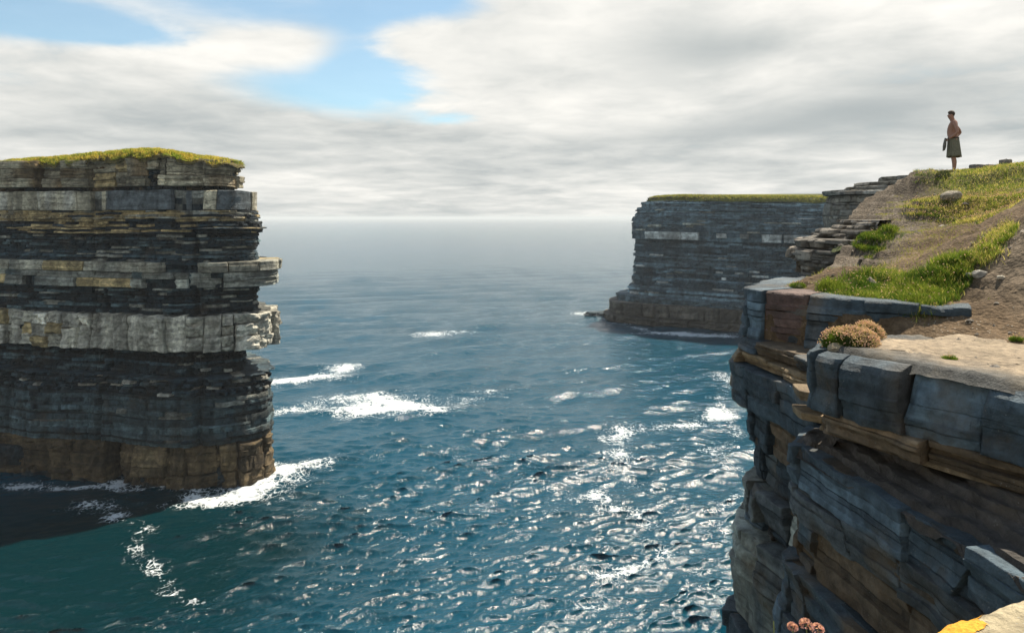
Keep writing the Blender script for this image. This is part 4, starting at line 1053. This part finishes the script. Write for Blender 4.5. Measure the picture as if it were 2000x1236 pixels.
def build_plants():
    G = 'grass clumps on the cliff slope'
    clump('grass_clump', 'rounded green grass clump on the flat top of the jutting dark block', 'grass clump', [(1598, 583), (1605, 560), (1650, 545), (1720, 535), (1765, 535), (1755, 560), (1715, 590)], 24000, (.06, .16), (.004, .008), 21, .18, 150, 0, (4.0, 8.5, 8.6, 13.5), group=G)
    clump('grass_clump', 'broad bright green grass clump spilling down the brown slope', 'grass clump', [(1705, 600), (1735, 575), (1800, 540), (1870, 505), (1900, 500), (1895, 545), (1870, 585), (1830, 612), (1775, 618)], 30000, (.06, .16), (.004, .008), 22, .14, 130, 0, (4.2, 8.0, 7.6, 12.0), group=G)
    clump('grass_clump', 'straw tipped grass strip climbing beside the pale eroded bank', 'grass clump', [(1885, 520), (1920, 480), (1965, 448), (1990, 442), (1965, 480), (1915, 520)], 9000, (.05, .13), (.004, .008), 23, .45, 120, 0, (5.8, 8.5, 8.4, 12.5), group=G)
    clump('grass_clump', 'small dark green grass cushion alone on the brown slope', 'grass clump', [(1672, 490), (1690, 465), (1735, 448), (1752, 452), (1722, 485), (1690, 497)], 12000, (.07, .16), (.005, .009), 24, .06, 40, .05, (6.5, 10, 11.5, 16.5), group=G, dark=.8)
    clump('grass_bank', 'flowering grass bank around the boulder, just below the bank the man stands on', 'grass bank', [(1768, 425), (1790, 400), (1840, 385), (1900, 378), (2020, 375), (2020, 425), (1930, 447), (1880, 430), (1800, 428)], 42000, (.04, .11), (.005, .010), 25, .50, 3500, 0, (8.5, 14.5, 11.5, 19), .013)
    clump('grass_bank', 'grass bank on the skyline with the man standing on it', 'grass bank', [(1786, 362), (1787, 335), (1860, 330), (1930, 320), (2030, 315), (2030, 372), (1900, 372), (1850, 372)], 46000, (.04, .12), (.006, .011), 26, .42, 1200, 0, (10.5, 20, 16.5, 27), .013)
    rng = np.random.default_rng(31)
    n = 60000
    Y = rng.uniform(8.3, 20, n); X = np.interp(Y, [8, 8.6, 10, 10.6, 13.4, 17.6, 20], [5.0, 5.0, 4.1, 4.1, 6.6, 9.4, 11.8]) + rng.uniform(0, 6.5, n)
    k = (fbm(X * 1.1, Y * 1.1, 13, 3) + .5 * fbm(X * 6, Y * 6, 3, 2) + rng.uniform(-.35, .15, n) > .06) & (X < .82 * Y) & ~((Y < 10) & (X > 5.9))
    X, Y = X[k], Y[k]; n = len(X)
    D = np.stack([rng.normal(-.1, .5, n), rng.normal(-.1, .5, n), np.ones(n)], 1); D /= np.linalg.norm(D, axis=1)[:, None]
    m1 = rng.uniform(0, 1, (n, 1))
    g = grass_obj('grass', np.stack([X, Y, ground(X, Y)], 1), D, rng.uniform(.025, .075, n), rng.uniform(.004, .008, n), GREENS[1] * .8 * m1 + GREENS[2] * .7 * (1 - m1), M_GRASS, None, 33)
    tag(g, 'thin short grass scattered over the brown slope', 'grass', kind='stuff')
    # thrift cushion on the ledge
    def cushion(name, label, c, r, n, nf, seed, hgt, cat='plant'):
        rng = np.random.default_rng(seed)
        root = empty(name, label, cat)
        th = rng.uniform(0, 2 * np.pi, n); ph = np.arccos(rng.uniform(0.02, 1, n))
        d = np.stack([np.sin(ph) * np.cos(th), np.sin(ph) * np.sin(th), np.cos(ph)], 1)
        lump = 1 + .22 * fbm(d[:, 0] * 2.2, d[:, 1] * 2.2, d[:, 2] * 2 + seed, 2)
        B = A3(c) + d * A3([r[0], r[1], hgt]) * lump[:, None] * .92
        dd = d * A3([1 / r[0], 1 / r[1], 1 / hgt]); dd /= np.linalg.norm(dd, axis=1)[:, None]
        dd = dd + rng.normal(0, .3, (n, 3)); dd /= np.linalg.norm(dd, axis=1)[:, None]
        m1 = rng.uniform(0, 1, n)[:, None]
        cols = GREENS[0] * m1 + GREENS[1] * (1 - m1)
        g = grass_obj('leaves', B, dd, rng.uniform(.02, .06, n), rng.uniform(.003, .006, n), cols, M_GRASS, root, seed, .2); g['kind'] = 'stuff'
        u, v = np.meshgrid(np.linspace(0, 2 * np.pi, 29), np.linspace(0, np.pi / 2, 9), indexing='ij')
        dv = np.stack([np.sin(v) * np.cos(u), np.sin(v) * np.sin(u), np.cos(v)], -1)
        lv = 1 + .22 * fbm(dv[..., 0] * 2.2, dv[..., 1] * 2.2, dv[..., 2] * 2 + seed, 2)
        mk('cushion', A3(c) + dv * A3([r[0], r[1], hgt]) * lv[..., None] * .92, gridF(*u.shape), M_SOIL, root, np.tile(A3([.06, .075, .025]), (u.size, 1)), True)
        wgt = np.clip(d[:, 2] * .9 + .35 * d[:, 0] + .7 * fbm(d[:, 0] * 2.5, d[:, 1] * 2.5, d[:, 2] * 2.5 + seed, 2) - .05, .01, 1)
        i = rng.choice(n, nf, replace=False, p=wgt / wgt.sum())
        P = B[i] + dd[i] * rng.uniform(.03, .075, (nf, 1))
        cc = A3([.78, .58, .50]) * rng.uniform(.6, 1.15, (nf, 1)); dry = rng.uniform(0, 1, (nf, 1)) < .45
        cc = np.where(dry, A3([.68, .58, .36]) * rng.uniform(.7, 1.1, (nf, 1)), cc)
        h = heads_obj('flower_heads', P, rng.uniform(.0045, .0095, nf), cc, M_FLOWER, root); h['kind'] = 'stuff'
        return root
    x, y, z = W(1660, 672, 7.15)
    cushion('thrift_cushion', 'round thrift cushion covered in pink flower heads on the ledge edge', (x, y, 34.62), (.26, .22), 11000, 3200, 41, .20)
    x, y, z = W(1690, 630, 7.5)
    cushion('thrift_cushion', 'smaller pink thrift cushion right behind the round one', (x + .02, y, 34.66), (.13, .12), 4500, 1300, 42, .16)
    for i, (px, py, Y, r, lab) in enumerate([(1855, 705, 6.5, .055, 'tiny green tuft growing on the rock ledge'), (1985, 662, 7.2, .05, 'tiny green tuft at the foot of the pale bank'), (1560, 572, 10.4, .12, 'flat green tuft on the edge of the jutting block')]):
        x, y, z = W(px, py, Y)
        zz = 34.63 if i == 0 else (float(ground(A3([x]), A3([y]))[0]) if i == 1 else 34.93)
        cushion('grass_tuft', lab, (x, y, zz), (r, r), 900, 20, 50 + i, r * .5, 'grass tuft')
    # green plant at the right end of the stack top
    # foreground thrift flowers
    sm = plain_mat('flower_stem', (.14, .17, .06), .7)
    for i, (px, py, Y, lab) in enumerate([(1511, 1212, 1.66, None), (1548, 1224, 1.70, 'pink thrift flower, smallest of the three at the bottom edge'), (1574, 1219, 1.72, 'pink thrift flower, tallest of the three at the bottom edge'), (1597, 1228, 1.75, 'pink thrift flower beside the tallest one at the bottom edge')]):
        x, y, z = W(px, py, Y)
        root = empty('thrift_flower' if lab else 'grass_stalk', lab or 'bare dry stalk standing at the bottom edge', 'flower' if lab else 'stalk')
        if lab: root['group'] = 'thrift flowers at the bottom edge'
        zb = 34.72
        k = 7; h = np.linspace(0, 1, k); bx = .03 * (i - 1.5)
        cx = x + bx * (1 - h)**1.6; cy = y - .06 * (1 - h); cz = zb + (z - zb) * h
        a = np.linspace(0, 2 * np.pi, 6, endpoint=False)
        V = np.stack([cx[:, None] + .0013 * np.cos(a), cy[:, None] + .0013 * np.sin(a), cz[:, None] + 0 * a], -1)
        idx = np.arange(k * 6).reshape(k, 6)
        f = np.stack([idx[:-1], np.roll(idx[:-1], -1, 1), np.roll(idx[1:], -1, 1), idx[1:]], -1).reshape(-1, 4)
        mk('stem', V, f, sm, root, None, True)
        if lab:
            rg = np.random.default_rng(70 + i)
            n = 90
            ph = np.arccos(rg.uniform(-.3, 1, n)); t_ = rg.uniform(0, 6.28, n)
            d = np.stack([np.sin(ph) * np.cos(t_), np.sin(ph) * np.sin(t_), np.cos(ph)], 1)
            P = A3([x, y, z]) + d * A3([.011, .011, .009]) * (.7 if i == 1 else 1)
            side = np.cross(d, rg.normal(0, 1, (n, 3))); side /= np.linalg.norm(side, axis=1)[:, None]
            up = np.cross(side, d); r = .0042
            V = np.stack([P, P + d * r + side * r, P + d * r * 1.5 + up * .2 * r, P + d * r - side * r], 1)
            cc = A3([.60, .36, .36]) * rg.uniform(.75, 1.15, (n, 1))
            mk('flower_head', V, (np.arange(n)[:, None] * 4 + A3([[0, 1, 2, 3]])), M_FLOWER, root, np.repeat(cc, 4, 0))
build_plants()

# ------------------------------------------------------------------ loose stones
def stone(label, c, r, seed, mat, col):
    rng = np.random.default_rng(seed)
    u, v = np.meshgrid(np.linspace(0, 2 * np.pi, 17), np.linspace(0, np.pi, 10), indexing='ij')
    d = np.stack([np.sin(v) * np.cos(u), np.sin(v) * np.sin(u), np.cos(v)], -1)
    k = 1 + .35 * fbm(d[..., 0] * 1.6 + seed, d[..., 1] * 1.6, d[..., 2] * 1.6, 3)
    d = np.sign(d) * np.abs(d)**.8
    P = A3(c) + d * A3(r) * k[..., None]
    o = mk('stone', P, gridF(*u.shape)[:, ::-1], mat, None, np.tile(A3(col), (u.size, 1)))
    tag(o, label, 'stone', group='loose stones on the slope')
def build_stones():
    for i, (px, py, Y, r, lab, col) in enumerate([(1858, 407, 15.6, .17, 'pale rounded boulder half buried in the grass below the standing man', (.30, .26, .20)),
                                            (1913, 530, 8.9, .07, 'pale stone sitting on the dirt beside the eroded bank', (.34, .32, .28)), (1895, 533, 9.0, .045, 'small white stone at the foot of the grass strip', (.45, .43, .39)),
                                            (1955, 540, 8.6, .035, 'little buff stone lodged in the eroded bank', (.40, .36, .29)), (1945, 722, 6.15, .04, 'grey pebble lying on the ledge near the dirt', (.24, .22, .19)),
                                            (1635, 668, 7.05, .07, 'buff stone under the thrift cushion at the ledge edge', (.30, .25, .17))]):
        x, y, z = W(px, py, Y)
        z = float(ground(A3([x]), A3([y]))[0]) if i < 4 else 34.63
        stone(lab, (x, y, z + r * .25), (r * 1.2, r, r * .75), 90 + i, M_LEDGE, col)
build_stones()

def build_rubble():
    rng = np.random.default_rng(123)
    n = 2600
    X = rng.uniform(3.4, 12, n); Y = rng.uniform(5.0, 19, n)
    k = (fbm(X * .8, Y * .8, 2, 3) + rng.uniform(-.5, .5, n) > .12) & (X > np.interp(Y, [5, 6.5, 7.5, 8.6, 10, 10.6, 13.4, 17.6, 19.2], [4.6, 4.0, 4.0, 4.9, 3.9, 3.9, 6.4, 8.6, 9.8])) & (X < .8 * Y)
    X, Y = X[k], Y[k]
    Z = ground(X, Y)
    led = Y < 7.6
    Z = np.where(led, np.maximum(Z, 34.64), Z)
    n = len(X)
    r = rng.lognormal(-3.75, .55, n).clip(.008, .11)
    o = np.array([[1, 0, 0], [.6, .8, .1], [-.5, .9, 0], [-1, -.1, 0], [-.3, -1, .1], [.7, -.7, 0], [.2, .1, .75], [-.2, -.2, .7]])
    q = o[None] * rng.uniform(.65, 1.35, (n, 8, 3))
    a = rng.uniform(0, 6.28, n); ca, sa = np.cos(a)[:, None], np.sin(a)[:, None]
    q = np.stack([q[..., 0] * ca - q[..., 1] * sa, q[..., 0] * sa + q[..., 1] * ca, q[..., 2]], -1)
    V = np.stack([X, Y, Z], 1)[:, None] + q * r[:, None, None]
    f = np.array([[0, 1, 6], [1, 2, 6], [2, 7, 6], [2, 3, 7], [3, 4, 7], [4, 5, 7], [5, 6, 7], [5, 0, 6]])
    c = np.array([.22, .19, .155]) * rng.uniform(.55, 1.5, (n, 1))
    o = mk('rubble', V, (np.arange(n)[:, None, None] * 8 + f[None]).reshape(-1, 3), M_MID, None, np.repeat(c, 8, 0))
    tag(o, 'small broken stones strewn over the brown slope', 'rubble', kind='stuff')
build_rubble()

# ------------------------------------------------------------------ low wall far up on the grass
def box_rough(name, parent, x0, x1, y0, y1, z0, z1, mat, seed, col):
    n = 10
    rng = np.random.default_rng(seed)
    P = []
    prof = [(y0, z0), (y0, z1 - .03), (y0 + .03, z1), (y1 - .03, z1), (y1, z1 - .03), (y1, z0)]
    xs = np.linspace(x0, x1, n)
    for x in xs: P.append([(x, a, b) for a, b in prof])
    V = np.array(P); V += rng.normal(0, .008, V.shape)
    f = gridF(n, 6)
    caps = np.array([[0, 1, 2, 3, 4, 5], [(n - 1) * 6 + k for k in (5, 4, 3, 2, 1, 0)]])
    return mk(name, V, [f[:, ::-1], caps], mat, parent, np.tile(A3(col), (n * 6, 1)))
def build_wall():
    root = empty('low_wall', 'low grey stone wall with an end post behind the grass bank', 'wall')
    Y = 23.0
    xa, _, zt = W(1906, 321, Y); xb = W(1962, 321, Y)[0]
    zt2 = W(1970, 311, Y)[2]; w = W(1966, 0, Y)[0]; w2 = W(1976, 0, Y)[0]
    box_rough('wall_run', root, xa, w - .004, Y, Y + .35, zt - .7, zt, M_MID, 1, (.20, .19, .17))
    box_rough('end_post', root, w, w2, Y - .02, Y + .37, zt - .7, zt2, M_MID, 2, (.20, .19, .17))
build_wall()

# ------------------------------------------------------------------ the standing man
def skin_obj(name, verts, edges, radii, mat, parent, root=0, sub=2):
    me = bpy.data.meshes.new(name); me.from_pydata(verts, edges, [])
    o = bpy.data.objects.new(name, me); COL.objects.link(o); o.parent = parent
    o.modifiers.new('skin', 'SKIN').use_smooth_shade = True
    if not me.skin_vertices: me.skin_vertices.new()
    for i, r in enumerate(radii):
        sv = me.skin_vertices[0].data[i]
        sv.radius = r if isinstance(r, tuple) else (r, r); sv.use_root = (i == root)
    s = o.modifiers.new('sub', 'SUBSURF'); s.levels = sub; s.render_levels = sub
    me.materials.append(mat)
    return o

def ring_mesh(name, rings, mat, parent, cap=False, closed_top=False):
    n = len(rings[0]); V = np.array(rings)
    idx = np.arange(len(rings) * n).reshape(len(rings), n)
    f = np.stack([idx[:-1], np.roll(idx[:-1], -1, 1), np.roll(idx[1:], -1, 1), idx[1:]], -1).reshape(-1, 4)
    fs = [f]
    if cap: fs.append(np.array([idx[0][::-1], idx[-1]]))
    return mk(name, V, fs, mat, parent, None, True)

def build_person():
    skin = plain_mat('skin', (.30, .165, .12), .55, 60, .12, .002)
    hair = plain_mat('hair', (.050, .035, .025), .7, 200, .4, .004)
    cloth = plain_mat('kilt_cloth', (.15, .148, .112), .9, 40, .2, .004)
    shirt = plain_mat('shirt_cloth', (.13, .125, .115), .9, 40, .2, .004)
    root = empty('person', 'bare chested man in a knee length olive grey kilt standing on the cliff top', 'person')
    x, y, z = W(1861, 333, 19.3)
    z = float(ground(A3([x]), A3([y]))[0]) + .01
    root.location = (x, y, z); root.rotation_euler = (0, 0, math.radians(-29))
    # local: -X is forward, -Y is his left side (towards the camera)
    v = [(0.02, 0, .96), (0.00, 0, 1.06), (-.015, 0, 1.20), (0.0, 0, 1.34), (.015, 0, 1.44), (-.008, 0, 1.49), (-.050, 0, 1.585), (-.058, 0, 1.68),
         (.02, -.17, 1.42), (.075, -.25, 1.20), (.095, -.27, 1.10), (-.02, -.22, 1.00), (-.11, -.17, .955),          # left arm, hand in front
         (.02, .17, 1.42), (.16, .25, 1.24), (.20, .27, 1.15), (.10, .21, 1.03), (.05, .17, .99),                     # right arm, hand on hip
         (.02, -.10, .88), (.005, -.11, .50), (.015, -.11, .44), (.04, -.11, .30), (.03, -.11, .08), (-.04, -.12, .035), (-.12, -.13, .025),
         (.02, .10, .88), (-.005, .10, .50), (.01, .10, .44), (.035, .10, .30), (.03, .10, .08), (-.04, .11, .035), (-.12, .12, .025)]
    e = [(0, 1), (1, 2), (2, 3), (3, 4), (4, 5), (5, 6), (6, 7), (3, 8), (8, 9), (9, 10), (10, 11), (11, 12), (3, 13), (13, 14), (14, 15), (15, 16), (16, 17),
         (0, 18), (18, 19), (19, 20), (20, 21), (21, 22), (22, 23), (23, 24), (0, 25), (25, 26), (26, 27), (27, 28), (28, 29), (29, 30), (30, 31)]
    r = [(.125, .15), (.125, .15), (.12, .145), (.12, .16), (.075, .10), (.058, .055), (.102, .084), (.098, .086),
         .058, .046, .041, .036, .026, .058, .046, .041, .036, .028,
         .085, .058, .052, .056, .036, .040, .030, .085, .058, .052, .056, .036, .040, .030]
    body = skin_obj('body', v, e, r, skin, root)
    # hands: palm and fingers
    def hand(c, fwd, down, side, curl):
        c, fwd, down, side = map(lambda q: np.array(q, float), (c, fwd, down, side))
        pts, ed, rad = [tuple(c), tuple(c + fwd * .05)], [(0, 1)], [(.022, .034), (.02, .036)]
        for i, (o, l) in enumerate(((-.03, .062), (-.01, .072), (.01, .068), (.028, .052))):
            b = len(pts)
            p0 = c + fwd * .075 + side * o; p1 = p0 + (fwd * (1 - curl) + down * curl) * l * .5; p2 = p1 + (fwd * (.4 - curl * .8) + down) * l * .45 * curl + fwd * l * .4 * (1 - curl)
            pts += [tuple(p0), tuple(p1), tuple(p2)]; ed += [(1, b), (b, b + 1), (b + 1, b + 2)]; rad += [.010, .009, .008]
        b = len(pts)
        pts += [tuple(c + fwd * .03 - side * .045), tuple(c + fwd * .06 - side * .055 + down * .015), tuple(c + fwd * .085 - side * .045 + down * .02)]
        ed += [(0, b), (b, b + 1), (b + 1, b + 2)]; rad += [.012, .010, .009]
        return skin_obj('hand', pts, ed, rad, skin, root, sub=1)
    hand((-.115, -.165, .952), (-.9, .3, -.3), (0, 0, -1), (.1, .3, .9), .85)
    hand((.05, .165, .985), (-.9, -.3, -.2), (0, -1, -.3), (0, .2, .95), .35)
    # head details: nose, ears, hair cap
    def blob(name, c, r3, mat, seed=0, cut=None, amp=.0):
        u, w = np.meshgrid(np.linspace(0, 2 * np.pi, 21), np.linspace(0, np.pi, 12), indexing='ij')
        d = np.stack([np.sin(w) * np.cos(u), np.sin(w) * np.sin(u), np.cos(w)], -1)
        k = 1 + amp * fbm(d[..., 0] * 4, d[..., 1] * 4, d[..., 2] * 4 + seed, 2)
        P = A3(c) + d * A3(r3) * k[..., None]
        f = gridF(*u.shape)[:, ::-1]
        if cut is not None: f = f[cut(P.reshape(-1, 3))[f].all(1)]
        return mk(name, P, f, mat, root, None, True)
    blob('nose', (-.114, 0, 1.615), (.022, .014, .024), skin)
    for sgn in (-1, 1):
        blob('ear', (-.035, sgn * .084, 1.62), (.022, .012, .032), skin)
        blob('eye', (-.104, sgn * .032, 1.645), (.012, .014, .009), hair)
    blob('mouth', (-.104, 0, 1.572), (.010, .024, .007), plain_mat('lips', (.24, .10, .09), .6))
    blob('hair', (-.040, 0, 1.662), (.094, .090, .104), hair, 3, lambda P: (P[:, 2] > 1.575 + 1.2 * np.clip(-P[:, 0] - .03, 0, 1)), .10)
    # kilt with pleats, belt
    a = np.linspace(0, 2 * np.pi, 72, endpoint=False)
    rings = []
    for t_ in np.linspace(0, 1, 12):
        fold = 1 + (.015 + .055 * t_) * np.sin(a * 13 + .6 * np.sin(3 * a))
        rx, ry = (.138 + .040 * t_) * fold, (.165 + .030 * t_) * fold
        rings.append(np.stack([.012 + .018 * t_ + rx * np.cos(a), ry * np.sin(a), .985 - .55 * t_ + .008 * np.sin(a * 5)], 1))
    inner = rings[-1].copy(); inner[:, :2] = (inner[:, :2] - A3([.03, 0])) * .95 + A3([.03, 0]); inner[:, 2] += .03
    ring_mesh('kilt', rings + [inner], cloth, root)
    belt = [np.stack([.012 + .143 * np.cos(a), .170 * np.sin(a), np.full(72, q)], 1) for q in (.955, .958, .992, .995)]
    ring_mesh('belt', belt, plain_mat('belt_leather', (.03, .022, .016), .5), root)
    # shirt hanging from his front hand: a thing of its own
    sh = empty('shirt', 'grey shirt hanging from the hand of the standing man', 'shirt')
    sh.location = root.location; sh.rotation_euler = root.rotation_euler
    rings = []
    for t_ in np.linspace(0, 1, 12):
        fold = 1 + .22 * np.sin(a[::3] * 4 + t_ * 2) * (.3 + .7 * t_)
        w_ = .026 + .022 * math.sin(min(t_ * 1.5, 1) * math.pi * .6)
        tap = 1 - .45 * max(t_ - .75, 0) / .25
        cx = -.185 - .035 * t_
        rings.append(np.stack([cx + w_ * tap * fold * np.cos(a[::3]) * .8, -.150 + .075 * tap * fold * np.sin(a[::3]), np.full(24, .965 - .33 * t_) + .012 * np.sin(a[::3] * 2)], 1))
    ring_mesh('folded_cloth', rings, shirt, sh, cap=True)
    slv = [np.stack([-.23 + .018 * np.cos(a[::6]) - .012 * q, -.20 + .026 * np.sin(a[::6]), np.full(12, .78 - .17 * q)], 1) for q in np.linspace(0, 1, 6)]
    ring_mesh('sleeve', slv, shirt, sh, cap=True)
build_person()

# ------------------------------------------------------------------ sea haze
def build_haze():
    m, t, out = new_mat('sea_haze')
    v = t.new('ShaderNodeVolumePrincipled')
    v.inputs['Color'].default_value = (.90, .96, 1.0, 1)
    v.inputs['Density'].default_value = .00014
    v.inputs['Anisotropy'].default_value = .0
    t.l.new(v.outputs[0], out.inputs['Volume'])
    r, z0, z1 = 30000.0, -6.0, 50.0
    V = [(x, y, z) for z in (z0, z1) for (x, y) in ((-r, -r), (r, -r), (r, r), (-r, r))]
    f = [[0, 3, 2, 1], [4, 5, 6, 7], [0, 1, 5, 4], [1, 2, 6, 5], [2, 3, 7, 6], [3, 0, 4, 7]]
    o = mk('haze', V, np.array(f), m)
    tag(o, kind='stuff')
build_haze()
